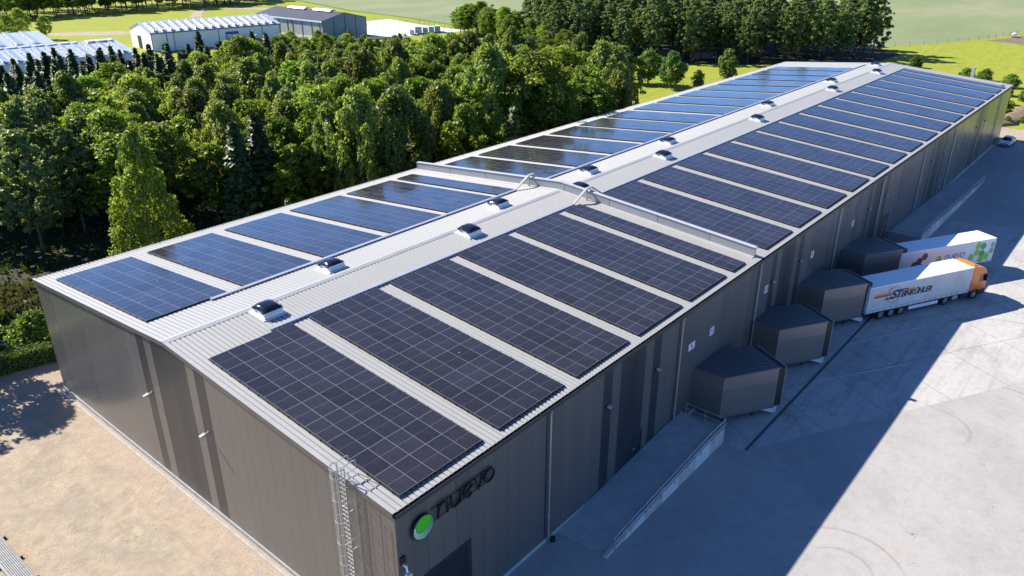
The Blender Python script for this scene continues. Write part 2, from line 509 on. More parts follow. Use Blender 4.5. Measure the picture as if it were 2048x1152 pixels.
# ------------------------------------------------------------------ mesh helpers
class MB:
    def __init__(self):
        self.v, self.f, self.mi = [], [], []

    def add(self, vs, fs, mi=0):
        o = len(self.v)
        self.v += [tuple(p) for p in vs]
        self.f += [tuple(i + o for i in f) for f in fs]
        self.mi += [mi] * len(fs)
        return self

    def box(self, x0, x1, y0, y1, z0, z1, mi=0):
        vs = [(x, y, z) for z in (z0, z1) for y in (y0, y1) for x in (x0, x1)]
        return self.add(vs, [(0, 2, 3, 1), (4, 5, 7, 6), (0, 1, 5, 4), (2, 6, 7, 3), (0, 4, 6, 2), (1, 3, 7, 5)], mi)

    def hexa(self, b, t, mi=0):                       # 4 bottom + 4 top points, counter-clockwise from above
        return self.add(list(b) + list(t), [(3, 2, 1, 0), (4, 5, 6, 7), (0, 1, 5, 4), (1, 2, 6, 5), (2, 3, 7, 6), (3, 0, 4, 7)], mi)

    def prism(self, poly, z0, z1, mi=0, top=True, bottom=True):   # ccw polygon in x,y
        n = len(poly)
        z1f = z1 if callable(z1) else (lambda x, y: z1)
        z0f = z0 if callable(z0) else (lambda x, y: z0)
        vs = [(x, y, z0f(x, y)) for x, y in poly] + [(x, y, z1f(x, y)) for x, y in poly]
        fs = [(i, (i + 1) % n, n + (i + 1) % n, n + i) for i in range(n)]
        if top:
            fs.append(tuple(range(n, 2 * n)))
        if bottom:
            fs.append(tuple(range(n - 1, -1, -1)))
        return self.add(vs, fs, mi)

    def extr_y(self, poly, y0, y1, mi=0):             # polygon in x,z extruded along y
        n = len(poly)
        vs = [(x, y0, z) for x, z in poly] + [(x, y1, z) for x, z in poly]
        fs = [(i, (i + 1) % n, n + (i + 1) % n, n + i) for i in range(n)] + [tuple(range(n - 1, -1, -1)), tuple(range(n, 2 * n))]
        return self.add(vs, fs, mi)

    def extr_x(self, poly, x0, x1, mi=0):
        n = len(poly)
        vs = [(x0, y, z) for y, z in poly] + [(x1, y, z) for y, z in poly]
        fs = [(i, (i + 1) % n, n + (i + 1) % n, n + i) for i in range(n)] + [tuple(range(n - 1, -1, -1)), tuple(range(n, 2 * n))]
        return self.add(vs, fs, mi)

    def sweep(self, pts, prof, mi=0, closed=False):   # prof: list of (side, up) offsets
        pts = [Vector(p) for p in pts]
        n, k = len(pts), len(prof)
        vs = []
        for i, p in enumerate(pts):
            if closed:
                d = (pts[(i + 1) % n] - pts[i - 1]).normalized()
            else:
                d = (pts[min(i + 1, n - 1)] - pts[max(i - 1, 0)]).normalized()
            up = Vector((0, 0, 1)) if abs(d.z) < .95 else Vector((0, 1, 0))
            s = d.cross(up).normalized()
            u = s.cross(d).normalized()
            vs += [p + s * a + u * b for a, b in prof]
        fs = []
        for i in range(n if closed else n - 1):
            j = (i + 1) % n
            fs += [(i * k + a, i * k + (a + 1) % k, j * k + (a + 1) % k, j * k + a) for a in range(k)]
        if not closed:
            fs += [tuple(range(k - 1, -1, -1)), tuple((n - 1) * k + a for a in range(k))]
        return self.add(vs, fs, mi)

    def tube(self, pts, r, n=8, mi=0, closed=False):
        return self.sweep(pts, [(r * math.cos(2 * PI * i / n), r * math.sin(2 * PI * i / n)) for i in range(n)], mi, closed)

    def bar(self, pts, w, h, mi=0):
        return self.sweep(pts, [(-w / 2, -h / 2), (w / 2, -h / 2), (w / 2, h / 2), (-w / 2, h / 2)], mi)

    def cone(self, pts, radii, n=8, mi=0):
        pts = [Vector(p) for p in pts]
        vs = []
        for i, p in enumerate(pts):
            d = (pts[min(i + 1, len(pts) - 1)] - pts[max(i - 1, 0)]).normalized()
            up = Vector((0, 1, 0)) if abs(d.z) > .8 else Vector((0, 0, 1))
            s = d.cross(up).normalized()
            u = s.cross(d)
            vs += [p + (s * math.cos(2 * PI * a / n) + u * math.sin(2 * PI * a / n)) * radii[i] for a in range(n)]
        fs = [(i * n + a, i * n + (a + 1) % n, (i + 1) * n + (a + 1) % n, (i + 1) * n + a) for i in range(len(pts) - 1) for a in range(n)]
        return self.add(vs, fs, mi)

    def disc_y(self, cx, cz, r, y0, y1, n=24, mi=0):  # cylinder with axis along y
        return self.extr_y([(cx + r * math.cos(2 * PI * i / n), cz + r * math.sin(2 * PI * i / n)) for i in range(n)], y0, y1, mi)

    def mesh(self, name, mats, smooth=False, bevel=0.0):
        me = bpy.data.meshes.new(name)
        me.from_pydata(self.v, [], self.f)
        if not isinstance(mats, (list, tuple)):
            mats = [mats]
        for m in mats:
            me.materials.append(m)
        if len(mats) > 1:
            me.polygons.foreach_set('material_index', self.mi)
        bm = bmesh.new()
        bm.from_mesh(me)
        bmesh.ops.recalc_face_normals(bm, faces=bm.faces)
        if bevel:
            es = [e for e in bm.edges if len(e.link_faces) == 2 and e.calc_face_angle(0) > .5]
            bmesh.ops.bevel(bm, geom=es, offset=bevel, segments=2, profile=.5, affect='EDGES', clamp_overlap=True)
        bm.to_mesh(me)
        bm.free()
        if smooth:
            me.polygons.foreach_set('use_smooth', [True] * len(me.polygons))
        return me

    def build(self, name, mats, parent=None, smooth=False, bevel=0.0, loc=None, rot=None):
        return put(name, self.mesh(name, mats, smooth, bevel), parent, loc, rot)


def put(name, me, parent=None, loc=None, rot=None):
    o = bpy.data.objects.new(name, me)
    COL.objects.link(o)
    if parent is not None:
        o.parent = parent
    if loc is not None:
        o.location = loc
    if rot is not None:
        o.rotation_euler = rot
    return o


def tag(o, label, cat, group=None, kind=None):
    if label:
        o['label'] = label
    if cat:
        o['category'] = cat
    if group:
        o['group'] = group
    if kind:
        o['kind'] = kind
    return o


def thing(name, label, cat, loc=(0, 0, 0), rz=0.0, group=None):
    o = bpy.data.objects.new(name, None)
    COL.objects.link(o)
    o.location = loc
    o.rotation_euler = (0, 0, rz)
    o.empty_display_size = .3
    return tag(o, label, cat, group)


def dup(root, label=None, group=None):
    r = root.copy()
    COL.objects.link(r)
    if label:
        r['label'] = label
    if group:
        r['group'] = group
    for ch in root.children:
        c = ch.copy()
        COL.objects.link(c)
        c.parent = r
        for g in ch.children:
            d = g.copy()
            COL.objects.link(d)
            d.parent = c
    return r


def struct(name, poly, z, m):
    mb = MB()
    mb.add([(x, y, z) for x, y in poly], [tuple(range(len(poly)))])
    o = mb.build(name, m)
    if o.data.polygons[0].normal.z < 0:
        o.data.flip_normals()
    o['kind'] = 'structure'
    return o


def text_obj(body, size, name, m, parent, loc, rot, shear=0.0, extrude=.006, xs=1.0, offset=0.0, space=1.0):
    cu = bpy.data.curves.new(name, 'FONT')
    cu.body = body
    cu.size = size
    cu.shear = shear
    cu.extrude = extrude
    cu.offset = offset
    cu.space_character = space
    cu.resolution_u = 3
    tmp = bpy.data.objects.new("tmp", cu)
    me = bpy.data.meshes.new_from_object(tmp)
    bpy.data.objects.remove(tmp)
    me.materials.clear()
    me.materials.append(m)
    for v in me.vertices:
        v.co.x *= xs
    return put(name, me, parent, loc, rot)


ORD = ['first', 'second', 'third', 'fourth', 'fifth', 'sixth', 'seventh', 'eighth', 'ninth', 'tenth', 'eleventh', 'twelfth',
       'thirteenth', 'fourteenth', 'fifteenth', 'sixteenth']
#@@ SETTING
# ------------------------------------------------------------------ the ground
struct('grass', [(-700, -500), (1300, -500), (1300, 1400), (-700, 1400)], 0.0, G_GRASS)
struct('crop_field', [(234, 290), (229.5, 249), (222, 214), (223, 191.5), (226, 160), (245, 110), (262, 57), (284, 45.2), (310, 35), (338, 28.5), (700, -50),
                      (1000, 700), (270, 700), (256, 366)], .012, G_CROP)
struct('field_verge', [(231.5, 290), (227, 249), (219.5, 214), (220.5, 191.5), (223, 191.5), (222, 214), (229.5, 249), (234, 290), (256, 366), (253, 366)], .018, G_VERGE)
struct('ploughed_strip', [(304, 33.5), (322, 27.5), (352, 22), (338, 6), (300, 20)], .014, G_PLOUGH)
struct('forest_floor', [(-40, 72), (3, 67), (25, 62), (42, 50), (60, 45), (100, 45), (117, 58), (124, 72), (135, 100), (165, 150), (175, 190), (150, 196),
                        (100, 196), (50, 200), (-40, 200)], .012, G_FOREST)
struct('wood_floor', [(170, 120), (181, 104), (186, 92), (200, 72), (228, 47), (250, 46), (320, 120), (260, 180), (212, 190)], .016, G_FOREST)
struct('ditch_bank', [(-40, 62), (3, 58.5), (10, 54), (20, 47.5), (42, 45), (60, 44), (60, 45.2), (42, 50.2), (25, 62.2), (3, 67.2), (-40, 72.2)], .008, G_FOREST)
G_WATER = mat("ditch_water", (0.006, 0.008, 0.006), .06, 0, .2, .6)
struct('ditch_water', [(-40, 59.5), (-2, 57.0), (6, 54.6), (14, 50.0), (30, 45.4), (30, 43.6), (12, 46.2), (5, 51.5), (-3, 54.2), (-40, 57)], .02, G_WATER)
gpoly = [(-80, -30), (-3.2, -30), (-1.2, -1.5), (0.1, -0.2), (0.1, 41.3), (3.0, 44), (2.9, 46.9), (0.9, 47.8), (-3, 48.6), (-9, 50.1), (-18, 52.3), (-40, 54), (-80, 56)]
struct('gravel_yard', gpoly, .016, G_GRAVEL)
struct('paved_yard', [(-3.2, -90), (146, -90), (146, 0.0), (0, 0.0), (-1.2, -1.5), (-3.2, -30)], .020, G_PAVE)
struct('concrete_apron', [(28.47, 0.0), (28.47, -5.34), (41.63, -12.9), (53, -19.4), (76, -32.6), (108, -46), (93, -4.5), (79.4, -4.5), (79.4, 0.0)], .026, G_PAD)
struct('gravel_track', [(146, -14), (152, -11), (158, -4), (158, 2.4), (151, 4), (146, 42), (145.2, 42), (145.2, 0.0), (146, -0.2)], .017, G_DIRT)
struct('far_yard', [(174.5, 203), (170, 196.5), (181, 196.2), (195, 194), (209, 191.8), (212, 221), (218, 247), (206, 247), (176, 251), (175.5, 205)], .016, CONCW)
struct('dirt_track', [(100, 306), (113, 298), (122, 291), (124, 281), (118, 279), (111, 284), (100, 294)], .015, G_DIRT)
struct('dirt_path', [(165, 318), (171, 318), (186, 342), (203, 358), (199, 360), (181, 343)], .015, G_DIRT)
struct('dirt_patch', [(199, 345), (209, 347), (217, 330), (209, 326)], .015, G_DIRT)
struct('kerb_strip', [(-.46, -.2), (-.30, -.2), (-.30, 41.4), (-.46, 41.4)], .06, KERBM)
mb = MB(); mb.box(28.6, 79, -5.53, -5.30, .0265, .034)
dr = mb.build('drain_channel', mat("drain_iron", (0.085, 0.086, 0.088), .7, .2, .2, 4)); dr['kind'] = 'structure'
LINEP = mat("line_paint", (0.52, 0.52, 0.50), .6, 0, .2, 2)
for (ax, ay, bx, by) in ((33.4, -5.9, 40.5, -10.0), (40.6, -5.2, 49.2, -10.6), (49.6, -5.5, 58.4, -10.1)):
    d = Vector((bx - ax, by - ay)).normalized(); n = Vector((-d.y, d.x)) * .06
    if ax > 40:
        struct('painted_line', [(ax + n.x, ay + n.y), (ax - n.x, ay - n.y), (bx - n.x, by - n.y), (bx + n.x, by + n.y)], .031, LINEP)

# ------------------------------------------------------------------ the warehouse
W_, L_, HE, HR = 41.4, 145.1, 10.0, 11.742
SL = (HR - HE) / (W_ / 2)


def rz(y):
    return HE + SL * (y if y <= W_ / 2 else W_ - y)


wh = thing('warehouse', 'long dark grey metal clad warehouse with low pitched pale roof', 'warehouse', (0, 0, 0))
mb = MB()
mb.extr_x([(0, 0), (W_, 0), (W_, HE - .08), (W_ / 2, HR - .08), (0, HE - .08)], 0, L_)
mb.build('wall', CLAD, wh)
for side in (0, 1):
    mb = MB()
    per = 0.3333
    n = int(L_ / per)
    prof = []
    for i in range(n):
        x = -.10 + i * per
        prof += [(x, .045), (x + .230, .045), (x + .262, 0), (x + .300, 0)]
    prof.append((-.10 + n * per, .045))
    ya, yb = (-.06, W_ / 2) if side == 0 else (W_ / 2, W_ + .06)
    vs = [(x, ya, HE + SL * (ya if side == 0 else W_ - ya) + h) for x, h in prof] + [(x, yb, HE + SL * (yb if side == 0 else W_ - yb) + h) for x, h in prof]
    k = len(prof)
    mb.add(vs, [(i, i + 1, k + i + 1, k + i) for i in range(k - 1)])
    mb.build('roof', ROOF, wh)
for i, (sx, wx) in enumerate(((-.13, .27), (L_ - .14, .27))):      # verge flashing on both gables
    mb = MB()
    for a, b in ((-.06, W_ / 2), (W_ / 2, W_ + .06)):
        za, zb = (rz(max(a, 0)) + (0 if a >= 0 else -.005), rz(b if b <= W_ else W_) - (0 if b <= W_ else .005))
        mb.hexa([(sx, a, za + .048), (sx + wx, a, za + .048), (sx + wx, b, zb + .048), (sx, b, zb + .048)],
                [(sx, a, za + .064), (sx + wx, a, za + .064), (sx + wx, b, zb + .064), (sx, b, zb + .064)])
    mb.build('verge_flashing', ROOFTRIM, wh)
mb = MB()
for a, b in ((0, W_ / 2), (W_ / 2, W_)):                              # dark fascia under the front verge
    mb.hexa([(-.125, a, rz(a) - .26), (-.004, a, rz(a) - .26), (-.004, b, rz(b) - .26), (-.125, b, rz(b) - .26)],
            [(-.125, a, rz(a) + .044), (-.004, a, rz(a) + .044), (-.004, b, rz(b) + .044), (-.125, b, rz(b) + .044)])
mb.build('verge_fascia', mat("fascia_grey", (0.13, 0.125, 0.12), .4, .4, .06, 1), wh)
mb = MB()                                                              # ridge capping
for s in (-1, 1):
    y0, y1 = W_ / 2, W_ / 2 + s * .34
    mb.hexa([(-.15, y0, HR + .085), (L_ + .15, y0, HR + .085), (L_ + .15, y1, HR - .34 * SL + .05), (-.15, y1, HR - .34 * SL + .05)],
            [(-.15, y0, HR + .10), (L_ + .15, y0, HR + .10), (L_ + .15, y1, HR - .34 * SL + .062), (-.15, y1, HR - .34 * SL + .062)])
mb.build('ridge_cap', ROOFTRIM, wh)
for s in (0, 1):                                                       # box gutters
    mb = MB()
    f = (lambda y: y) if s == 0 else (lambda y: W_ - y)
    for (a, b, z0, z1) in ((-.21, -.19, 9.72, 9.96), (-.19, -.005, 9.72, 9.74), (-.19, -.178, 9.735, 9.965)):
        mb.box(-.05, L_ + .05, min(f(a), f(b)), max(f(a), f(b)), z0, z1)
    mb.build('gutter', mat("gutter_dark", (0.045, 0.047, 0.05), .45, .3, .1, 1), wh)
mb = MB(); mb.box(0.0, L_, -.03, -.004, .02, .30); mb.build('plinth', CONC, wh)
mb = MB(); mb.box(-.09, -.004, 0, W_, .02, .33); mb.build('plinth', KERBM, wh)
# dark cladding bands: narrow, wide, narrow
bandmesh = {}
for w in (1.0, 3.05):
    m_ = MB(); m_.box(0, w, -.006, 0.002, .31, 9.71); bandmesh[w] = m_.mesh('dark_band', CLAD_DARK)
for gx in (17.46, 43.1, 68.7, 94.4, 120.1):
    for off, w in ((0, 1.0), (2.0, 3.05), (6.1, 1.0)):
        put('dark_band', bandmesh[w], wh, (gx + off, 0, 0))
for (ya, yb) in ((16.45, 17.55), (18.55, 22.75), (23.75, 24.75)):
    m_ = MB(); y_ = [ya, yb] if not ya < W_ / 2 < yb else [ya, W_ / 2, yb]
    poly = [(ya, .345), (yb, .345)] + [(y, rz(y) - .27) for y in reversed(y_)]
    m_.extr_x(poly, -.006, .002)
    m_.build('dark_band', CLAD_DARK, wh)
# corner trims
m_ = MB(); m_.box(-.012, .10, -.012, .10, .34, 9.71); m_.build('corner_trim', mat("corner_trim_grey", (0.17, 0.16, 0.15), .4, .4, .06, 1), wh)
# downpipes
m_ = MB()
m_.tube([(0, -.2, 9.73), (0, -.13, 9.45), (0, -.13, .12)], .055, 8)
for z in (2.0, 4.6, 7.2):
    m_.box(-.07, .07, -.19, -.006, z, z + .05)
dpm = m_.mesh('downpipe', GALV)
m_ = MB(); m_.box(-.30, -.17, -.008, .001, .31, 9.7)
for x in (11.86, 27.27, 40.42, 59.36, 73.0, 90.1, 105.8, 122.7, 136.6):
    put('downpipe', dpm, wh, (x, 0, 0))
bmesh_ = m_.mesh('joint_strip', CLAD_DARK)
for x in (11.86, 27.27, 40.42, 59.36, 73.0, 90.1, 105.8, 122.7, 136.6):
    put('joint_strip', bmesh_, wh, (x, 0, 0))
m_ = MB(); m_.cone([(12.1, -.30, .02), (12.1, -.30, .16), (12.1, -.30, .30)], [.17, .19, .16], 14)
m_.add([(12.1 + .17 * math.cos(2 * PI * i / 14), -.30 + .17 * math.sin(2 * PI * i / 14), .3) for i in range(14)], [tuple(range(14))])
bk = m_.build('bucket', BLACK); tag(bk, 'small black bucket at the foot of the first downpipe', 'bucket')
# sectional gate by the front corner
m_ = MB(); m_.box(1.72, 4.82, -.012, .002, .02, 4.9); g_ = m_.build('gate', cladding("gate_panels", (0.020, 0.026, 0.036), seam=.61, vertical=False, rough=.3, metal=.2), wh)
m_ = MB(); m_.box(4.825, 4.90, -.05, .002, .02, 4.93); m_.box(4.99, 5.08, -.05, .002, .02, 4.93); m_.box(1.62, 4.82, -.05, .002, 4.905, 4.96); m_.box(1.62, 1.715, -.05, .002, .02, 4.9)
m_.build('gate_frame', mat("frame_grey", (0.05, 0.055, 0.06), .4, .3, .1), g_)
m_ = MB(); m_.box(4.905, 4.985, -.03, .002, .02, 4.92); m_.build('gate_gap', BLACK, g_)
# personnel door at the ramp
m_ = MB(); m_.box(21.55, 22.62, -.014, -.0065, .42, 2.62); d_ = m_.build('door', NAVY, wh)
m_ = MB(); m_.box(22.625, 22.72, -.04, .0, .42, 2.7); m_.build('door_frame', BLACK, d_)
m_ = MB(); m_.box(21.62, 21.80, -.07, -.016, 1.42, 1.50); m_.build('door_handle', GALV, d_)
# tall recessed gate behind the fourth dock
m_ = MB(); m_.box(75.75, 78.55, -.014, .002, .31, 4.15); d_ = m_.build('gate', BLACK, wh)
m_ = MB()
for z in (2.0, 3.0):
    m_.bar([(75.9, -.08, z - .5), (77.3, -.08, z + .25)], .05, .08)
m_.build('barrier_bar', GALV, d_)
# fire wall parapet across the roof
m_ = MB()
ys = [.55, W_ / 2, W_ - .6]
for a, b in ((ys[0], ys[1]), (ys[1], ys[2])):
    m_.hexa([(40.18, a, rz(a) + .0), (40.46, a, rz(a)), (40.46, b, rz(b)), (40.18, b, rz(b))],
            [(40.18, a, rz(a) + .85), (40.46, a, rz(a) + .85), (40.46, b, rz(b) + .85), (40.18, b, rz(b) + .85)])
fw_ = m_.build('parapet', CLAD_FW, wh)
m_ = MB()
for a, b in ((ys[0] - .03, ys[1]), (ys[1], ys[2] + .03)):
    za, zb = rz(a) + .853, rz(b) + .853
    m_.hexa([(40.12, a, za), (40.52, a, za), (40.52, b, zb), (40.12, b, zb)], [(40.12, a, za + .05), (40.52, a, za + .07), (40.52, b, zb + .07), (40.12, b, zb + .05)])
m_.build('coping', mat("coping_pale", (0.47, 0.475, 0.485), .35, .2, .04, 1), fw_)
m_ = MB()
for a, b in ((ys[0], ys[1]), (ys[1], ys[2])):
    m_.hexa([(39.75, a, rz(a) + .047), (40.178, a, rz(a) + .047), (40.178, b, rz(b) + .047), (39.75, b, rz(b) + .047)],
            [(39.75, a, rz(a) + .055), (40.178, a, rz(a) + .12), (40.178, b, rz(b) + .12), (39.75, b, rz(b) + .055)])
m_.build('flashing', ROOFTRIM, fw_)
# thin snow rail / lightning wire along the far eave
m_ = MB(); m_.tube([(0, W_ - .35, rz(W_ - .35) + .12), (L_, W_ - .35, rz(W_ - .35) + .12)], .014, 5)
for i in range(0, 145, 2):
    m_.box(i, i + .04, W_ - .37, W_ - .33, rz(W_ - .35) + .02, rz(W_ - .35) + .12)
m_.build('lightning_wire', DARKM, wh)

# cable trays (they rest on the roof): a thing each
def roofpt(x, y, up):
    return (x, y, rz(y) + up)


def tray(y, label, tail):
    t = thing('cable_tray', label, 'cable tray', roofpt(5.3, y, 0), 0, 'cable trays along the roof')
    o = Vector(t.location)
    def P(x, yy, up):
        return Vector(roofpt(x, yy, up)) - o
    m1 = MB()
    m1.bar([P(5.3, y, .15), P(38.0, y, .15)], .27, .08)
    m1.bar([P(42.3, y, .15), P(141.7, y, .15)], .27, .08)
    if tail:
        m1.bar([P(141.5, y - .18, .16), P(141.5, 1.4, .16)], .30, .10)
        m1.bar([P(141.66, 1.25, .16), P(143.2, 1.25, .16)], .30, .10)
    m1.build('tray_lid', TRAYM, t)
    m2 = MB()
    m2.bar([P(37.9, y, .18), P(40.0, y, 1.18)], .27, .08)
    m2.bar([P(40.0, y, 1.18), P(40.7, y, 1.18)], .27, .08)
    m2.bar([P(40.7, y, 1.18), P(42.4, y, .18)], .27, .08)
    m2.bar([P(39.9, y - .1, 1.18), P(39.9, y - .1, .1)], .10, .16)
    m2.build('tray_bridge', ROOFTRIM, t)
    m3 = MB(); m3.box(-.03, .03, -.2, .2, .046, .108); sm = m3.mesh('tray_support', GALV)
    for x in np.arange(6.0, 141, 2.5):
        if not 37 < x < 43:
            put('tray_support', sm, t, P(x, y, 0))
    return t


tray(17.42, 'pale cable tray along the upper edge of the right slope arrays', True)
tray(24.42, 'pale cable tray along the upper edge of the left slope arrays', False)

# ------------------------------------------------------------------ solar arrays
PX, PY = 1.165, 1.84
mb = MB()
hx, hy, zt, zb = PX / 2 - .006, PY / 2 - .006, .035, 0.0
fr = .0145
mb.add([(-hx, -hy, zb), (hx, -hy, zb), (hx, hy, zb), (-hx, hy, zb), (-hx, -hy, zt), (hx, -hy, zt), (hx, hy, zt), (-hx, hy, zt),
        (-hx + fr, -hy + fr, zt), (hx - fr, -hy + fr, zt), (hx - fr, hy - fr, zt), (-hx + fr, hy - fr, zt)],
       [(3, 2, 1, 0), (0, 1, 5, 4), (1, 2, 6, 5), (2, 3, 7, 6), (3, 0, 4, 7), (4, 5, 9, 8), (5, 6, 10, 9), (6, 7, 11, 10), (7, 4, 8, 11)])
mb.add([(-hx + fr, -hy + fr, zt), (hx - fr, -hy + fr, zt), (hx - fr, hy - fr, zt), (-hx + fr, hy - fr, zt)], [(0, 1, 2, 3)], 1)
PANEL = mb.mesh('solar_panel', [PFRAME, CELL])
TILT = math.atan(SL)
RAILM = mat("mount_rail_dark", (0.012, 0.012, 0.013), .6, .2, .2, 3)


def solar_array(x0, ncol, y_lo, nrow, right, label, cw):
    """x0: start along the building; y_lo: the eave side edge"""
    t = thing('solar_array', label, 'solar array', roofpt(x0, y_lo, .12), 0, 'solar arrays on the %s roof slope' % ('right' if right else 'left'))
    sgn = 1 if right else -1
    t.rotation_euler = (TILT * sgn, 0, 0)
    for i in range(ncol):
        for j in range(nrow):
            o = put('solar_panel', PANEL, t, ((i + .5) * cw, sgn * (j + .5) * PY, .03))
            o.rotation_euler = (R_.gauss(0, .0045), R_.gauss(0, .0045), 0)
            o.scale = (cw / PX, 1, 1)
    m = MB()
    for j in range(nrow):
        for q in (.25, .75):
            y = sgn * (j + q) * PY
            m.box(-.10, ncol * cw + .10, y - .02, y + .02, -.035, .028)
    for i in range(ncol + 1):
        a, b = sorted((-sgn * .05, sgn * (nrow * PY + .02)))
        m.box(i * cw - .07, i * cw + .07, a, b, -.04, -.002)
    n = int(ncol * cw / .333)
    ya, yb = sorted((-sgn * .10, -sgn * .0))
    for i in range(n):
        m.box(i * .3333 + .03, i * .3333 + .24, ya, yb, -.055, .02)
    m.build('mounting_rail', RAILM, t)
    return t


RX1 = [(.86, 5), (8.05, 5), (15.15, 5), (22.15, 5), (29.12, 5), (36.14, 2)]
RX2 = [(42.4, 5), (49.38, 5), (56.38, 5), (63.45, 5), (70.46, 5), (77.4, 5), (84.35, 5), (91.4, 5), (98.5, 5), (105.5, 5), (112.6, 5), (119.6, 5), (126.65, 5), (133.6, 4), (139.3, 2)]
for k, (x, n) in enumerate(RX1):
    lab = ['black solar array nearest the front corner, above the round green emblem', 'black solar array second from the front gable on the right slope',
           'black solar array third from the front gable on the right slope', 'black solar array fourth from the front gable on the right slope',
           'black solar array fifth from the front gable on the right slope', 'narrow two column solar array on the right slope before the parapet'][k]
    solar_array(x, n, .52, 9, True, lab, 1.165 if n == 5 else 1.12)
for k, (x, n) in enumerate(RX2):
    lab = 'dark blue solar array on the right slope, %s one beyond the parapet' % ORD[k] if k < 14 else 'narrow last solar array on the right slope at the far gable'
    solar_array(x, n, .52, 9, True, lab, 1.125 if n == 5 else (1.08 if n == 4 else .82))
LX1 = [(.86, 5), (8.08, 5), (15.2, 5), (22.15, 5), (29.0, 5), (35.85, 2)]
LX2 = [(42.05, 5), (48.9, 5), (55.8, 5), (62.75, 5), (69.5, 5), (76.2, 5), (83.35, 5), (90.25, 5), (97.1, 5), (104.0, 5), (110.7, 5), (117.6, 5), (124.4, 5), (131.3, 4)]
for k, (x, n) in enumerate(LX1):
    lab = ['sky reflecting solar array at the front end of the left slope', 'sky reflecting solar array second from the front gable on the left slope',
           'sky reflecting solar array third from the front gable on the left slope', 'sky reflecting solar array fourth from the front gable on the left slope',
           'sky reflecting solar array fifth from the front gable on the left slope', 'narrow two column solar array on the left slope before the parapet'][k]
    solar_array(x, n, 39.3, 8, False, lab, 1.17 if n == 5 else 1.1)
for k, (x, n) in enumerate(LX2):
    lab = 'glossy solar array on the left slope, %s one beyond the parapet' % ORD[k]
    solar_array(x, n, 39.3, 8, False, lab, 1.12)

# ------------------------------------------------------------------ skylights on the roof
t = thing('roof_skylight', 'white skylight with black dome', 'skylight', (0, 0, 0), 0, 'black domed skylights along the ridge')
m_ = MB()
def ring(h, z):
    return [(-h, -h, z), (h, -h, z), (h, h, z), (-h, h, z)]
m_.hexa(ring(.92, -.02), ring(.90, .065))
m_.build('flashing', mat("skylight_flashing", (0.50, 0.505, 0.51), .4, 0, .04, 2), t)
m_ = MB(); m_.hexa(ring(.78, .066), ring(.68, .30)); m_.hexa(ring(.70, .302), ring(.70, .44))
m_.build('curb', mat("skylight_curb", (0.60, 0.61, 0.62), .3, 0, .04, 2), t)
m_ = MB(); N_ = 10
vs, fs = [], []
for i in range(N_ + 1):
    for j in range(N_ + 1):
        a, b = i / N_ * 2 - 1, j / N_ * 2 - 1
        h = (max(0, 1 - abs(a) ** 2.6) * max(0, 1 - abs(b) ** 2.6)) ** .6
        vs.append((a * .73, b * .73, .445 + .30 * h))
for i in range(N_):
    for j in range(N_):
        fs.append((i * (N_ + 1) + j, (i + 1) * (N_ + 1) + j, (i + 1) * (N_ + 1) + j + 1, i * (N_ + 1) + j + 1))
m_.add(vs, fs)
m_.build('dome', DOME, t, smooth=True)
m_ = MB()
for s in (-1, 1):
    m_ = MB(); m_.box(-.78, -.701, s * .5 - .12, s * .5 + .12, .36, .52); m_.build('hinge', DARKM, t)
    m_ = MB(); m_.box(.701, .75, s * .45 - .07, s * .45 + .07, .34, .50); m_.build('latch', DARKM, t)
SKY = [(6.55, 0), (13.95, 1), (26.0, 0), (32.9, 1), (41.75, 0), (47.3, 1), (57.7, 0), (63.6, 1), (82.3, 0), (92.1, 1), (110.3, 0), (117.6, 1), (132.2, 0), (140.6, 1)]
SLAB = ['white skylight with a black dome nearest the front gable', 'white skylight with a black dome beside the gap between the first and second left arrays',
        'white skylight with a black dome on the right slope, second from the front gable', 'white skylight with a black dome on the left slope, last before the parapet',
        'white skylight with a black dome half hidden behind the parapet', 'white skylight with a black dome on the left slope, first beyond the parapet',
        'white skylight with a black dome on the right slope, second beyond the parapet', 'white skylight with a black dome on the left slope, second beyond the parapet',
        'white skylight with a black dome on the right slope, third beyond the parapet', 'white skylight with a black dome on the left slope, third beyond the parapet',
        'white skylight with a black dome on the right slope, second from the far gable', 'white skylight with a black dome on the left slope, second from the far gable',
        'white skylight with a black dome on the right slope, nearest the far gable', 'white skylight with a black dome on the left slope, nearest the far gable']
for k, (x, lf) in enumerate(SKY):
    o = t if k == 0 else dup(t)
    y = 22.25 if lf else 19.45
    o.location = roofpt(x, y, .045)
    o.rotation_euler = (-TILT if lf else TILT, 0, 0)
    o['label'] = SLAB[k]

# ------------------------------------------------------------------ caged ladder on the front gable
t = thing('caged_ladder', 'galvanised caged ladder up the front gable near the corner', 'ladder', (0, 3.45, 0))
m_ = MB()
for s in (-.28, .28):
    m_.box(-.29, -.235, s - .02, s + .02, .25, 11.15)
    m_.build('side_rail', GALV, t) ; m_ = MB()
m_.box(-.28, -.245, -.26, .26, -.018, .018); rung = m_.mesh('rung', GALV)
for i in range(37):
    put('rung', rung, t, (0, 0, .55 + i * .28))
def hoop(z):
    pts = [(-.26, -.28, z)] + [(-.30 - .52 * math.sin(a) ** .8 if math.sin(a) > 0 else -.30, -.40 * math.cos(a), z) for a in np.linspace(.12, PI - .12, 13)] + [(-.26, .28, z)]
    return MB().bar(pts, .012, .06)
hm = hoop(0).mesh('cage_hoop', GALV)
for z in (2.6, 3.95, 5.3, 6.65, 8.0, 9.35, 10.7, 11.2):
    put('cage_hoop', hm, t, (0, 0, z))
for a in (.35, .95, PI / 2, PI - .95, PI - .35):
    m_ = MB(); x, y = -.29 - .52 * math.sin(a) ** .8, -.40 * math.cos(a)
    m_.box(x - .006, x + .006, y - .02, y + .02, 2.6, 11.2); m_.build('cage_bar', GALV, t)
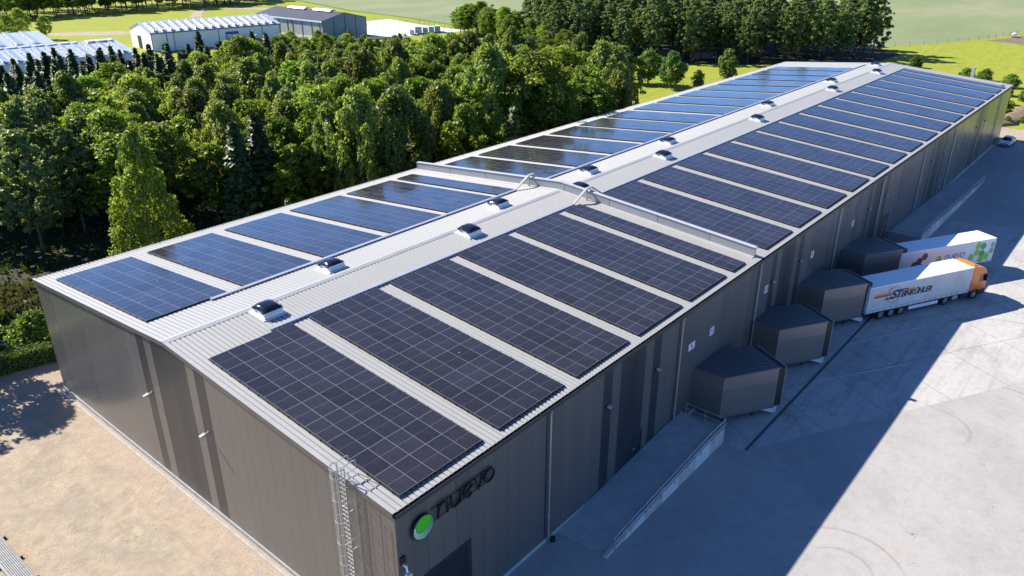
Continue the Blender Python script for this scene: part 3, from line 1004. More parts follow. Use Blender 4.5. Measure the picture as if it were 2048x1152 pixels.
for s in (-.28, .28):
    m_ = MB(); m_.tube([(-.26, s, 11.1), (-.2, s, 11.25), (.42, s, 11.25), (.45, s, 11.2), (.45, s, 10.72)], .024, 6)
    m_.tube([(-.26, s, 10.75), (.45, s, 10.75)], .018, 6); m_.tube([(-.02, s, 10.32), (-.02, s, 10.75)], .018, 6)
    m_.build('grab_rail', GALV, t)
for z in (1.2, 3.6, 6.0, 8.4, 9.9):
    m_ = MB()
    for s in (-.28, .28):
        m_.box(-.24, -.002, s - .025, s + .025, z, z + .05)
    m_.build('wall_bracket', GALV, t)

# ------------------------------------------------------------------ round emblem and lettering on the front corner
t = thing('wall_sign', 'black wall letters nuevo with a round green striped emblem', 'sign', (0, -.02, 0))
m_ = MB(); m_.disc_y(1.56, 8.2, .70, -.20, -.06, 40); m_.build('emblem_rim', BLACK, t)
m_ = MB(); m_.disc_y(1.575, 8.215, .665, -.215, -.2, 40); em = m_.build('emblem_disc', EMDARK, t)
cx, cz, rr = 1.575, 8.215, .655
m_ = MB()
pts = []
for a in np.linspace(0, 2 * PI, 41)[:-1]:
    pts.append((cx + rr * math.cos(a), cz + rr * math.sin(a)))
# bright lobe hanging from the upper rim
def clip(x, z, r):
    d = math.hypot(x - cx, z - cz)
    return (x, z) if d <= r else (cx + (x - cx) * r / d, cz + (z - cz) * r / d)
lobe = [clip(cx + .03 + .50 * math.cos(a) + .10 * math.sin(a), cz + .27 + .47 * math.sin(a), rr + .008) for a in np.linspace(0, 2 * PI, 49)[:-1]]
m_.extr_y(lobe, -.219, -.2155); m_.build('emblem_lobe', EMGREEN, t)
for k in range(9):
    m_ = MB()
    yk = -.2165 - .0003 * k
    prev = None
    for a in np.linspace(PI - .05 - .03 * k, 2 * PI - .22, 30):
        f = max(0, (a - PI) / PI)
        w = .036 * max(.15, 1 - .85 * f)
        sh = .02 * k * f
        ex, ez = .56 + .052 * k, .535 + .062 * k
        pa = (cx + .03 + sh + (ex - w / 2) * math.cos(a) + .10 * math.sin(a), cz + .27 + (ez - w / 2) * math.sin(a))
        pb = (cx + .03 + sh + (ex + w / 2) * math.cos(a) + .10 * math.sin(a), cz + .27 + (ez + w / 2) * math.sin(a))
        ok = max(math.hypot(pa[0] - cx, pa[1] - cz), math.hypot(pb[0] - cx, pb[1] - cz)) < rr
        if ok and prev:
            q = [prev[0], pa, pb, prev[1]]
            m_.add([(x, yk, z) for x, z in q], [(0, 1, 2, 3)])
        prev = (pa, pb) if ok else None
    if m_.v:
        m_.build('emblem_stripe', EMWHITE, t)


def strokes(name, lists, m, parent, w, depth, y, loc=(0, 0, 0)):
    mb = MB()
    for pts in lists:
        mb.bar([(x, y, z) for x, z in pts], depth, w) if False else None
        P = [Vector((x, 0, z)) for x, z in pts]
        n = len(P)
        L, Rr = [], []
        for i, p in enumerate(P):
            d = (P[min(i + 1, n - 1)] - P[max(i - 1, 0)]).normalized()
            nn = Vector((-d.z, 0, d.x)) * w / 2
            L.append(p + nn); Rr.append(p - nn)
        for i in range(n - 1):
            q = [Rr[i], Rr[i + 1], L[i + 1], L[i]]
            mb.add([(v.x, y - depth, v.z) for v in q] + [(v.x, y, v.z) for v in q],
                   [(0, 1, 2, 3), (7, 6, 5, 4), (0, 4, 5, 1), (1, 5, 6, 2), (2, 6, 7, 3), (3, 7, 4, 0)])
    return mb.build(name, m, parent, loc=loc)


def nuevo(parent, m, x0, z0, h, w, depth, y, slant=.12, gap=1.0, prefix='letter'):
    """thin rounded letters n u e v o, x height h"""
    def arc(cx, cz, rx, rz_, a0, a1, n=12):
        return [(cx + rx * math.cos(a), cz + rz_ * math.sin(a)) for a in np.linspace(a0, a1, n)]
    S = lambda lst: [[(x0 + (x * gap + slant * z) * h, z0 + z * h) for x, z in q] for q in lst]
    rx = .40
    strokes(prefix + '_n', S([[(0.04, 0), (0.04, 1)], arc(.44, .60, rx, .38, PI, 0) + [(.84, 0)]]), m, parent, w, depth, y)
    strokes(prefix + '_u', S([[(1.16, 1), (1.16, .42)] + arc(1.55, .40, rx, .38, PI, 2 * PI)[1:], [(1.95, 1), (1.95, 0)]]), m, parent, w, depth, y)
    strokes(prefix + '_e', S([[(2.28, .30), (3.08, .72)] + arc(2.70, .5, .44, .48, .45, 2 * PI - .75, 20)[1:]]), m, parent, w, depth, y)
    strokes(prefix + '_v', S([[(3.30, 1), (3.66, .02), (4.06, 1)]]), m, parent, w, depth, y)
    strokes(prefix + '_o', S([arc(4.66, .5, .46, .48, 0, 2 * PI + .02, 28)]), m, parent, w, depth, y)


nuevo(t, BLACKG, 2.60, 8.02, .80, .105, .10, -.10, slant=.06, gap=1.02)
m_ = MB(); m_.box(2.2, 6.75, -.09, -.05, 8.76, 8.80); m_.box(2.2, 6.75, -.09, -.05, 7.98, 8.02)
m_.box(6.70, 6.74, -.09, -.05, 8.6, 8.8)
for x in (2.9, 4.6, 6.4):
    m_.box(x, x + .04, -.06, .022, 8.4, 8.44)
m_.build('sign_rail', BLACK, t)

# ------------------------------------------------------------------ lamps, cameras and plates on the walls
t = thing('wall_lamp', 'x', 'wall lamp', (0, 0, 0), 0, 'small wall lamps on the dark bands')
m_ = MB(); m_.box(-.10, .10, -.10, -.008, -.14, .06); m_.build('lamp_bracket', DARKM, t)
m_ = MB(); m_.hexa([(-.13, -.34, -.08), (.13, -.34, -.08), (.13, -.10, -.03), (-.13, -.10, -.03)], [(-.13, -.34, -.02), (.13, -.34, -.02), (.13, -.10, .07), (-.13, -.10, .07)])
m_.build('lamp_head', mat("lamp_grey", (0.42, 0.43, 0.44), .4, .3, .05), t)
LAMPS = [(17.95, 'small grey lamp on the right wall, first from the front corner'), (24.05, 'small grey lamp on the right wall between the ramp and the second downpipe'),
         (43.55, 'small grey lamp on the right wall between the signs 10 and 9, nearer 10'), (49.7, 'small grey lamp on the right wall beside the sign 9'),
         (69.2, 'small grey lamp on the right wall above the fourth dock house'), (75.3, 'small grey lamp on the right wall above the tall black gate'),
         (94.9, 'small grey lamp on the right wall opposite the start of the far ramp'), (101.0, 'small grey lamp on the right wall opposite the middle of the far ramp'),
         (120.6, 'small grey lamp on the right wall, second from the far corner'), (126.7, 'small grey lamp on the right wall, nearest the far corner')]
for k, (x, lab) in enumerate(LAMPS):
    o = t if k == 0 else dup(t)
    o.location = (x, 0, 6.93); o['label'] = lab
LAMPG = mat('lamp_arm_grey', (0.26, 0.265, 0.27), .6, 0, .05)
t = thing('gable_lamp', 'pale floodlight arm on the front gable, left of the wide dark band', 'wall lamp', (0, 24.1, 6.75), 0, 'floodlights on the front gable')
m_ = MB(); m_.box(-.26, -.008, -.03, .03, -.03, .03); m_.box(-.03, -.006, -.07, .07, -.08, .08); m_.build('lamp_arm', LAMPG, t)
m_ = MB(); m_.hexa([(-.60, -.13, -.09), (-.25, -.13, -.06), (-.25, .13, -.06), (-.60, .13, -.09)], [(-.60, -.11, -.02), (-.25, -.13, .05), (-.25, .13, .05), (-.60, .11, -.02)])
m_.build('lamp_head', LAMPG, t)
o = dup(t, 'pale floodlight arm on the front gable, right of the wide dark band'); o.location = (0, 17.1, 6.75)
t = thing('corner_floodlight', 'white and black floodlight on the front corner above the gate', 'floodlight', (.28, 0, 6.7))
m_ = MB(); m_.box(-.05, .05, -.30, -.013, -.06, .06); m_.tube([(0, -.28, 0), (0, -.34, -.40)], .05, 8); m_.build('lamp_arm', WHITEP, t)
m_ = MB(); m_.box(-.16, .16, -.10, -.014, .02, .46); m_.build('back_plate', BLACK, t)
m_ = MB(); m_.box(-.14, .14, -.52, -.30, -.56, -.36); m_.build('lamp_head', mat("lamp_pale", (0.55, 0.58, 0.62), .3, .1, .05), t)

SIGNB = mat("sign_digit_black", (0.02, 0.02, 0.025), .5, 0, .05)
for txt, x, z, lab in (('11', 32.42, 6.52, 'white dock sign with the number 11'), ('10', 42.45, 6.55, 'white dock sign with the number 10'),
                       ('9', 53.0, 6.52, 'white dock sign with the number 9'), ('8', 64.4, 6.5, 'white dock sign with the number 8')):
    t = thing('dock_sign', lab, 'sign', (x, 0, z), 0, 'numbered dock signs')
    m_ = MB(); m_.box(-.33, .33, -.03, -.008, -.34, .34); m_.build('plate', PLATE, t)
    w = .17 * len(txt)
    text_obj(txt, .66, 'digits', SIGNB, t, (-.155 if len(txt) == 1 else -.27, -.034, -.23), (PI / 2, 0, 0), xs=.82, extrude=.002, offset=.012)
t = thing('notice_plate', 'square white notice with a small dark mark beside the second downpipe', 'sign', (29.2, 0, 6.55))
m_ = MB(); m_.box(-.47, .47, -.03, -.008, -.30, .30); m_.build('plate', PLATE, t)
m_ = MB(); m_.extr_y([(.15 * math.cos(a), .09 * math.sin(a)) for a in np.linspace(0, 2 * PI, 15)[:-1]], -.036, -.031); m_.build('dark_mark', mat("mark_plum", (0.06, 0.015, 0.035), .5), t)
m_ = MB()
for z in (.18, -.19):
    m_.box(-.32, .32, -.034, -.031, z, z + .035)
m_.build('text_line', mat("notice_grey", (0.32, 0.30, 0.36), .5), t)

# ------------------------------------------------------------------ dock houses
U = Vector((.858, -.513, 0)); V = Vector((.513, .858, 0))
DP = [(0, 0), (0, -2.38), (4.2, -4.93), (6.0, -1.80), (3.7, -.004)]
t = thing('dock_house', 'x', 'dock house', (30.3, 0, 0), 0, 'angled dock houses along the right wall')
m_ = MB(); poly = [(0.0, -.004), (0.0, -2.38), (4.2, -4.93), (6.0, -1.80), (3.6, -.004)]
m_.prism(poly, .62, 4.14); m_.build('wall', CLAD_H, t)
m_ = MB(); poly2 = [(-.05, -.002), (-.05, -2.42), (4.23, -5.0), (6.08, -1.80), (3.66, -.002)]
m_.prism(poly2, 4.142, 4.20)
c0 = Vector((0, 0))
for k in range(1, 10):                       # standing seams run with the dock, clipped to the roof outline
    a = k * .44
    # line: points p with p.dot(V)=const
    base = Vector((0, -2.42, 0)) + V * (a - .1)
    ts = []
    n = len(poly2)
    for i in range(n):
        p, q = Vector((*poly2[i], 0)), Vector((*poly2[(i + 1) % n], 0))
        dp, dq = (p - base).dot(V), (q - base).dot(V)
        if dp * dq < 0:
            s = dp / (dp - dq); x = p.lerp(q, s); ts.append((x - base).dot(U))
    if len(ts) == 2:
        a_, b_ = sorted(ts); p, q = base + U * (a_ + .05), base + U * (b_ - .05)
        m_.bar([(p.x, p.y, 4.222), (q.x, q.y, 4.222)], .035, .045)
m_.build('roof', mat("dock_roof", (0.11, 0.115, 0.125), .38, .45, .06, 1), t)
m_ = MB()
q, r = Vector((4.2, -4.93, 0)), Vector((6.0, -1.80, 0))
for p, th in ((q + V * .06, .10), (r - V * .06, .10)):
    a, b = p + U * .01 - V * th / 2, p + U * .62 - V * th / 2
    c, d = p + U * .62 + V * th / 2, p + U * .01 + V * th / 2
    m_.hexa([(x.x, x.y, .72) for x in (a, b, c, d)], [(x.x, x.y, 4.08) for x in (a, b, c, d)])
a, b, c, d = q + U * .01, q + U * .62, r + U * .62, r + U * .01
m_.hexa([(x.x, x.y, 3.35) for x in (a, b, c, d)], [(x.x, x.y, 4.09) for x in (a, b, c, d)])
m_.build('curtain', BLACK, t)
m_ = MB()
p = q + U * .64 + V * .02
m_.tube([(p.x, p.y, .72), (p.x, p.y, 4.10)], .03, 6); p2 = r + U * .64
m_.tube([(p.x, p.y, 4.12), (p2.x, p2.y, 4.12)], .03, 6)
m_.build('curtain_edge', GALV, t)
m_ = MB()
a, b = q - U * 1.25 + V * .05, q + U * .35 + V * .05
c, d = q + U * .35 + V * 2.9, q - U * 1.25 + V * 2.9
m_.hexa([(b.x, b.y, .08), (c.x, c.y, .08), (c.x - .01, c.y, .08), (b.x - .3, b.y + .1, .08)], [(b.x, b.y, .60), (c.x, c.y, .60), (d.x, d.y, .60), (a.x, a.y, .60)])
m_.build('dock_leveller', mat("leveller_pale", (0.50, 0.51, 0.53), .5, .2, .1, 2), t)
m_ = MB()
for s in (.5, 3.2):
    p = Vector((0, -2.38, 0)) + U * s + V * .25
    m_.box(p.x - .06, p.x + .06, p.y - .06, p.y + .06, .03, .62)
    m_.build('foot', DARKM, t); m_ = MB()
m_ = MB(); m_.bar([(-.06, -2.44, 4.17), (4.24, -5.03, 4.17)], .05, .09); m_.bar([(-.07, -.02, 4.17), (-.07, -2.42, 4.17)], .05, .09); m_.build('eave_trim', mat('dock_trim', (0.19, 0.18, 0.17), .4, .4, .05), t)
m_ = MB(); m_.bar([(-.01, -2.40, .66), (4.2, -4.96, .66)], .05, .10); m_.build('base_trim', mat('dock_trim', (0.19, 0.18, 0.17)), t)
m_ = MB(); p0 = Vector((0, -2.38)); m_.box(-.02, .03, -2.41, -2.36, .62, 4.13); m_.build('corner_trim', mat("dock_trim", (0.19, 0.18, 0.17), .4, .4, .05), t)
DLAB = ['dark dock house nearest the ramp, at sign 11', 'dark dock house without a truck, second from the ramp', 'dark dock house with the orange truck at its curtain',
        'dark dock house with the hexagon trailer at its curtain']
for k, x in enumerate((30.3, 40.45, 50.9, 62.25)):
    o = t if k == 0 else dup(t)
    o.location = (x, 0, 0); o['label'] = DLAB[k]


# ------------------------------------------------------------------ loading ramps
def ramp(x_low, x_flat, x_top, label):
    s = 1 if x_top > x_low else -1
    t = thing('loading_ramp', label, 'ramp', (x_low, 0, 0), 0)
    Lf, Lt = abs(x_flat - x_low), abs(x_top - x_low)
    def zz(d):
        return max(.03, 1.08 * min(1, d / Lf))
    m_ = MB()
    ds = [0, Lf, Lt]
    for a, b in ((0, Lf), (Lf, Lt)):
        m_.add([(s * a, -.032, zz(a)), (s * a, -3.5, zz(a)), (s * b, -3.5, zz(b)), (s * b, -.032, zz(b))], [(0, 1, 2, 3)])
    m_.add([(s * Lt, -.032, .0), (s * Lt, -3.5, 0), (s * Lt, -3.5, 1.08), (s * Lt, -.032, 1.08)], [(0, 1, 2, 3)])
    m_.build('ramp_surface', mat("ramp_paving", (0.36, 0.355, 0.345), .85, 0, .12, .8), t)
    n = 7
    for i in range(n):
        a, b = Lt * i / n + .012, Lt * (i + 1) / n - .012
        m_ = MB()
        A = [(s * a, -3.72, .0), (s * b, -3.72, .0), (s * b, -3.502, .0), (s * a, -3.502, .0)]
        B = [(s * a, -3.72, zz(a) + .30), (s * b, -3.72, zz(b) + .30), (s * b, -3.502, zz(b) + .30), (s * a, -3.502, zz(a) + .30)]
        if i == 0:
            B[0] = (s * a, -3.72, .22); B[3] = (s * a, -3.502, .22)
        m_.hexa(A, B)
        m_.build('side_wall', CONCW if i % 2 else CONC, t)
    m_ = MB()
    off = .30
    for h in (1.0, .55):
        m_.tube([(s * .9, -3.74, zz(.9) + off + h - .25), (s * Lf, -3.74, 1.08 + off + h - .25), (s * (Lt - .05), -3.74, 1.08 + off + h - .25)], .025, 6)
        m_.tube([(s * (Lt - .05), -3.74, 1.08 + off + h - .25), (s * (Lt - .05), -.5, 1.08 + off + h - .25)], .025, 6)
    m_.tube([(s * .9, -3.74, zz(.9) + off + .75), (s * .75, -3.74, zz(.9) + off + .65), (s * .75, -3.74, zz(.9) + off + .38), (s * .9, -3.74, zz(.9) + off + .30)], .025, 6)
    m_.build('handrail', GALV, t)
    nn = 8
    for i in range(nn + 1):
        d = .95 + (Lt - 1.05) * i / nn
        m_ = MB(); m_.tube([(s * d, -3.745, zz(d) + .02), (s * d, -3.745, zz(d) + off + .75)], .024, 6); m_.box(s * d - .05, s * d + .05, -3.76, -3.721, zz(d) + .02, zz(d) + .2)
        m_.build('post', GALV, t)
    for y in (-.5, -2.1):
        m_ = MB(); m_.tube([(s * (Lt - .05), y, 1.08), (s * (Lt - .05), y, 1.08 + off + .75)], .024, 6); m_.build('post', GALV, t)
    m_ = MB(); m_.box(min(s * Lt, s * (Lt - .1)), max(s * Lt, s * (Lt - .1)), -3.5, -.05, 1.081, 1.20); m_.build('end_kerb', GALV, t)
    return t


ramp(12.9, 26.0, 28.45, 'concrete loading ramp with railings rising to the nearest dock house')
ramp(115.5, 82.8, 80.0, 'concrete loading ramp with railings sloping down beyond the hexagon trailer')
#@@ VEHICLES
# ------------------------------------------------------------------ wheels
def wheel_mesh(r, w):
    """tyre and rim, axis along y, outer face at -y"""
    a = MB(); n = 28
    prof = [(r * .58, -w / 2 + .02), (r * .92, -w / 2), (r, -w / 2 + .05), (r, w / 2 - .05), (r * .92, w / 2), (r * .58, w / 2 - .02)]
    for k in range(n):
        pass
    vs = [(q * math.cos(2 * PI * i / n), y, q * math.sin(2 * PI * i / n)) for i in range(n) for q, y in prof]
    m = len(prof)
    fs = [(i * m + j, i * m + (j + 1) % m, ((i + 1) % n) * m + (j + 1) % m, ((i + 1) % n) * m + j) for i in range(n) for j in range(m)]
    a.add(vs, fs)
    ty = a.mesh('tyre', TYRE)
    b = MB()
    prof = [(r * .60, -w / 2 + .03), (r * .52, -w / 2 + .02), (r * .46, -w / 2 + .13), (r * .24, -w / 2 + .12), (r * .21, -w / 2 + .03), (.001, -w / 2 + .02)]
    m = len(prof)
    vs = [(q * math.cos(2 * PI * i / n), y, q * math.sin(2 * PI * i / n)) for i in range(n) for q, y in prof]
    fs = [(i * m + j, i * m + j + 1, ((i + 1) % n) * m + j + 1, ((i + 1) % n) * m + j) for i in range(n) for j in range(m - 1)]
    b.add(vs, fs)
    ri = b.mesh('rim', RIM)
    return ty, ri


TW = wheel_mesh(.50, .40)
CW = wheel_mesh(.33, .22)


def add_wheel(parent, x, y, wm, r, flip=False):
    t = put('wheel', wm[0], parent, (x, y, r), (0, 0, PI if flip else 0))
    put('rim', wm[1], t)
    return t


# ------------------------------------------------------------------ semi trailers
TH = 3.72
ROOFW = mat("trailer_roof_white", (0.80, 0.81, 0.82), .45, 0, .02, 1.2, bump=.25, bscale=2.2)
CURT = mat("curtain_grey", (0.55, 0.555, 0.565), .42, 0, .10, .45, bump=.10, bscale=3)
WHITET = mat("trailer_white", (0.74, 0.745, 0.75), .35, 0, .05, .5)


def trailer(name, label, loc, rz_, curtain):
    t = thing(name, label, 'trailer', loc, rz_)
    L, HW = 13.55, 1.275
    m = MB()
    if curtain:
        m.box(.10, L - .08, -HW + .015, HW - .015, 1.22, TH - .13)
        m.build('curtain', CURT, t)
        m = MB()
        for i in range(18):                                   # lower skirt between the straps
            x0 = .12 + i * (L - .24) / 18
            m.box(x0 + .02, x0 + (L - .24) / 18 - .02, -HW + .004, -HW + .014, .98, 1.22)
            m.box(x0 + .02, x0 + (L - .24) / 18 - .02, HW - .014, HW - .004, .98, 1.22)
        m.build('curtain_hem', CURT, t)
        m = MB(); m.box(.06, L - .04, -HW - .004, -HW + .012, 1.225, 1.262); m.box(.06, L - .04, HW - .012, HW + .004, 1.225, 1.262); m.build('curtain_tensioner', GALV, t)
        for i in range(19):
            x0 = .12 + i * (L - .24) / 18
            m = MB(); m.box(x0 - .015, x0 + .015, -HW - .006, -HW + .003, .93, 1.223); m.build('strap', BLACK, t)
    else:
        m.box(.08, L - .06, -HW + .01, HW - .01, .95, TH - .11)
        m.build('side_panel', WHITET, t, bevel=.02)
    m = MB(); m.box(0.02, L, -HW, HW, TH - .128, TH); m.build('roof', ROOFW, t, bevel=.03)
    m = MB(); m.box(0, .10, -HW, -HW + .12, .95, TH - .13); m.box(0, .10, HW - .12, HW, .95, TH - .13); m.box(0, .06, -HW + .12, HW - .12, .95, TH - .14); m.build('rear_frame', WHITET, t)
    m = MB(); m.box(L - .075, L - .01, -HW, HW, .95, TH - .13); m.build('front_wall', WHITET, t)
    m = MB(); m.box(.05, L - .1, -.5, .5, .70, .95); m.box(.05, L - .1, -HW + .05, -HW + .11, .86, .95); m.box(.05, L - .1, HW - .11, HW - .05, .86, .95)
    m.box(0.0, .1, -1.2, 1.2, .45, .58); m.box(0, .12, -.6, -.5, .5, .9); m.box(0, .12, .5, .6, .5, .9)
    m.build('chassis', CHASSIS, t)
    for i, x in enumerate((2.05, 3.36, 4.67)):
        add_wheel(t, x, -HW + .24, TW, .5); add_wheel(t, x, HW - .24, TW, .5, True)
        m = MB(); m.tube([(x, -1.0, .5), (x, 1.0, .5)], .07, 8); m.build('axle', CHASSIS, t)
    for s in (-1, 1):
        m = MB(); y0 = s * (HW - .03)
        m.box(5.6, 9.5, min(y0, y0 - s * .04), max(y0, y0 - s * .04), .45, .80); m.build('side_guard', WHITET, t)
    for s in (-1, 1):
        m = MB(); m.box(10.55, 10.67, s * .75 - .06, s * .75 + .06, .05, .9); m.box(10.46, 10.76, s * .75 - .15, s * .75 + .15, .03, .08)
        m.build('landing_leg', CHASSIS, t)
    for s in (-1, 1):
        m = MB(); m.box(-.012, .0, s * 1.0 - .18, s * 1.0 + .18, .62, .74); m.build('tail_light', mat("tail_red", (0.35, 0.02, 0.02), .3), t)
    return t


A1, A2 = math.atan2(-6.29, 11.97), math.atan2(-6.32, 11.15)
t1 = trailer('semi_trailer', 'grey curtain sided trailer with a ringed blue lettered logo behind the orange truck', (55.72, -4.20, .03), A1, True)
y0 = -1.275
m = MB()                                                                   # ring
for r, w in ((.90, .040), (.79, .024)):
    pts = [(3.15 + r * math.cos(a), y0 + .01, 2.52 + r * math.sin(a)) for a in np.linspace(0, 2 * PI, 49)[:-1]]
    m.sweep(pts, [(-w / 2, -.004), (w / 2, -.004), (w / 2, .004), (-w / 2, .004)], closed=True)
m.build('logo_ring', LOGOBLUE, t1)


def para(m, x0, x1, z0, z1, y=y0):
    d = (z1 - z0) * .45
    m.extr_y([(x0, z0), (x1, z0), (x1 + d, z1), (x0 + d, z1)], y - .002, y + .012)


def fit_text(body, name, x0, x1, z0, cap, shear, weight):
    o = text_obj(body, cap / .69, name, LOGOBLUE, t1, (x0, y0 - .011, z0), (PI / 2, 0, 0), shear=shear, extrude=.004, offset=weight)
    xs = [v.co.x for v in o.data.vertices]
    k = (x1 - x0) / (max(xs) - min(xs)); m0 = min(xs)
    for v in o.data.vertices:
        v.co.x = (v.co.x - m0) * k
    return o


m = MB(); para(m, .72, 2.95, 2.66, 2.84, y=y0 - .003); para(m, 4.55, 5.75, 2.72, 2.90, y=y0 - .003); m.build('logo_orange_stripe', LOGOORG, t1)
m = MB(); para(m, .62, 2.85, 2.50, 2.655, y=y0 - .003); para(m, 4.75, 5.65, 2.65, 2.715, y=y0 - .003); m.build('logo_red_stripe', LOGORED, t1)
fit_text('S', 'logo_letter', 2.70, 3.75, 2.12, .86, .30, .045)
fit_text('T', 'logo_letter', 3.52, 4.30, 2.12, .74, .30, .04)
fit_text('EINK\u00dcHLER', 'logo_lettering', 4.08, 8.15, 2.12, .56, .30, .028)
m = MB(); para(m, 2.05, 3.2, 2.12, 2.25, y=y0 - .006); para(m, 3.55, 4.85, 2.84, 2.97, y=y0 - .006); m.build('logo_bar', LOGOBLUE, t1)

t2 = trailer('semi_trailer', 'white trailer with green hexagons standing without a truck at the fourth dock', (66.91, -3.82, .03), A2, False)
m_ = None


def hexa_at(x, z, r, m, half=0):
    mb = MB()
    pts = [(x + r * math.cos(PI / 3 * i), z + r * math.sin(PI / 3 * i)) for i in range(6)]
    if half:
        pts = [(min(px, half), pz) for px, pz in pts]
    mb.extr_y(pts, y0 - .004, y0 + .012)
    return mb.build('hexagon', m, t2)


HR_ = .44
HX = [(11.02, 3.14, HEXL), (11.78, 2.98, HEXG), (11.02, 2.32, HEXL), (11.78, 2.12, HEXG), (10.26, 1.86, HEXL), (12.54, 1.74, HEXL), (11.78, 1.42, HEXL)]
for x, z, m in HX:
    hexa_at(x, z, HR_, m)
hexa_at(13.15, 3.0, .34, HEXT, 13.44)
hexa_at(13.18, 2.28, .40, HEXT, 13.44)
for x, z in ((3.4, 2.9), (2.75, 2.45), (2.1, 2.05), (3.0, 1.7)):
    hexa_at(x, z, HR_, HEXP)
m = MB(); m.disc_y(5.5, 2.30, .38, y0 - .004, y0 + .012, 24); m.build('emblem_disc', HEXL, t2)
m = MB(); m.extr_y([(5.5 + .38 * math.cos(a), 2.30 + .38 * math.sin(a)) for a in np.linspace(-1.6, .35, 10)] + [(5.65, 2.15)], y0 - .007, y0 - .0045); m.build('emblem_shade', HEXG, t2)
nuevo(t2, mat("trailer_letter_grey", (0.06, 0.06, 0.065), .4), 6.30, 2.06, .58, .072, .008, y0 + .002, slant=.18, gap=.95)
m = MB(); m.box(12.6, 13.15, y0 - .002, y0 + .012, 1.12, 1.17); m.build('small_print', CHASSIS, t2)

# ------------------------------------------------------------------ tractor unit
dx = Vector((math.cos(A1), math.sin(A1), 0))
tp = Vector((55.72, -4.20, .03)) + dx * 9.6
tr = thing('truck_tractor', 'orange truck tractor coupled to the grey curtain sided trailer', 'truck', tp, A1)
# local x: 0 = 9.6 m along the trailer; front axle at 4.95, bumper at 6.35
m = MB(); m.box(.0, 5.6, -.42, .42, .62, .92); m.build('chassis', CHASSIS, tr)
cabp = [(4.18, .95), (5.1, .95), (6.36, 1.0), (6.42, 1.55), (6.38, 1.80), (6.20, 2.75), (5.78, 3.38), (4.75, 3.66), (4.18, 3.68)]
m = MB(); m.extr_y(cabp, -1.22, 1.22)
cab = m.build('cab', ORANGE, tr, bevel=.07)
m = MB(); m.hexa([(6.378, -1.08, 1.84), (6.398, -1.08, 1.84), (6.398, 1.08, 1.84), (6.378, 1.08, 1.84)], [(6.225, -1.02, 2.68), (6.245, -1.02, 2.68), (6.245, 1.02, 2.68), (6.225, 1.02, 2.68)])
m.build('windscreen', GLASSD, cab)
for s in (-1, 1):
    m = MB(); m.extr_y([(5.30, 1.88), (6.12, 1.88), (5.95, 2.66), (5.34, 2.72)], min(s * 1.221, s * 1.232), max(s * 1.221, s * 1.232)); m.build('side_window', GLASSD, cab)
    m = MB(); m.extr_y([(5.25, 1.02), (5.27, 1.02), (5.27, 2.72), (5.25, 2.72)], min(s * 1.215, s * 1.228), max(s * 1.215, s * 1.228)); m.extr_y([(4.3, 1.38), (6.2, 1.38), (6.2, 1.40), (4.3, 1.40)], min(s * 1.215, s * 1.228), max(s * 1.215, s * 1.228))
    m.build('door_seam', mat("orange_dark", (0.30, 0.07, 0.01), .5), cab)
    m = MB(); m.box(5.98, 6.12, min(s * 1.25, s * 1.42), max(s * 1.25, s * 1.42), 1.95, 2.7); m.box(6.02, 6.06, min(s * 1.15, s * 1.25), max(s * 1.15, s * 1.25), 2.5, 2.56); m.build('mirror', BLACK, cab, bevel=.04)
    m = MB(); m.box(5.45, 5.60, min(s * 1.224, s * 1.25), max(s * 1.224, s * 1.25), 1.62, 1.68); m.build('door_handle', BLACK, cab)
    m = MB()                                                                  # arch over the front wheel
    pts = [(4.95 + .64 * math.cos(a), s * 1.16, .5 + .64 * math.sin(a)) for a in np.linspace(.1, PI - .1, 13)]
    m.bar(pts, .20, .09); m.build('wheel_arch', CHASSIS, tr)
    m = MB(); m.box(5.55, 6.42, min(s * .70, s * 1.23), max(s * .70, s * 1.23), .38, .98); m.build('bumper_corner', DARKM, tr, bevel=.05)
    m = MB(); m.box(6.34, 6.43, min(s * .80, s * 1.16), max(s * .80, s * 1.16), 1.02, 1.22); m.build('headlight', mat("lamp_glass", (0.55, 0.57, 0.6), .1, .2, .02), tr)
    m = MB(); m.extr_y([(4.18, 2.0), (4.18, 3.62), (3.78, 3.55), (3.70, 2.0)], min(s * 1.20, s * 1.16), max(s * 1.20, s * 1.16)); m.build('side_deflector', ORANGE, tr)
    m = MB(); m.box(3.1, 4.15, min(s * .75, s * 1.2), max(s * .75, s * 1.2), .40, 1.0); m.build('step_box', DARKM, tr, bevel=.03)
    m = MB(); m.box(2.05, 2.75, min(s * .75, s * 1.18), max(s * .75, s * 1.18), .38, .98); m.build('fuel_tank', GALV, tr, bevel=.05)
    pts = [(1.05 + .62 * math.cos(a), s * .98, .52 + .60 * math.sin(a)) for a in np.linspace(.0, PI, 13)]
    m = MB(); m.bar(pts, .56, .03); m.build('mudguard', DARKM, tr)
    add_wheel(tr, 4.95, s * 1.04, TW, .5, s > 0)
    add_wheel(tr, 1.05, s * 1.00, TW, .5, s > 0)
    add_wheel(tr, 1.05, s * .62, TW, .5, s > 0)
m = MB(); m.box(6.3, 6.44, -.70, .70, .38, .98); m.build('bumper', DARKM, tr, bevel=.03)
m = MB(); m.hexa([(4.3, -1.1, 3.64), (5.5, -1.1, 3.42), (5.5, 1.1, 3.42), (4.3, 1.1, 3.64)], [(4.3, -.95, 3.86), (5.0, -.9, 3.66), (5.0, .9, 3.66), (4.3, .95, 3.86)])
m.build('roof_deflector', ORANGE, cab, bevel=.04)
m = MB(); m.box(6.10, 6.40, -1.0, 1.0, 2.80, 2.86); m.build('sun_visor', BLACKG, cab)
m = MB(); m.box(6.36, 6.42, -.75, .75, 1.06, 1.66)
m.build('grille', BLACK, tr)

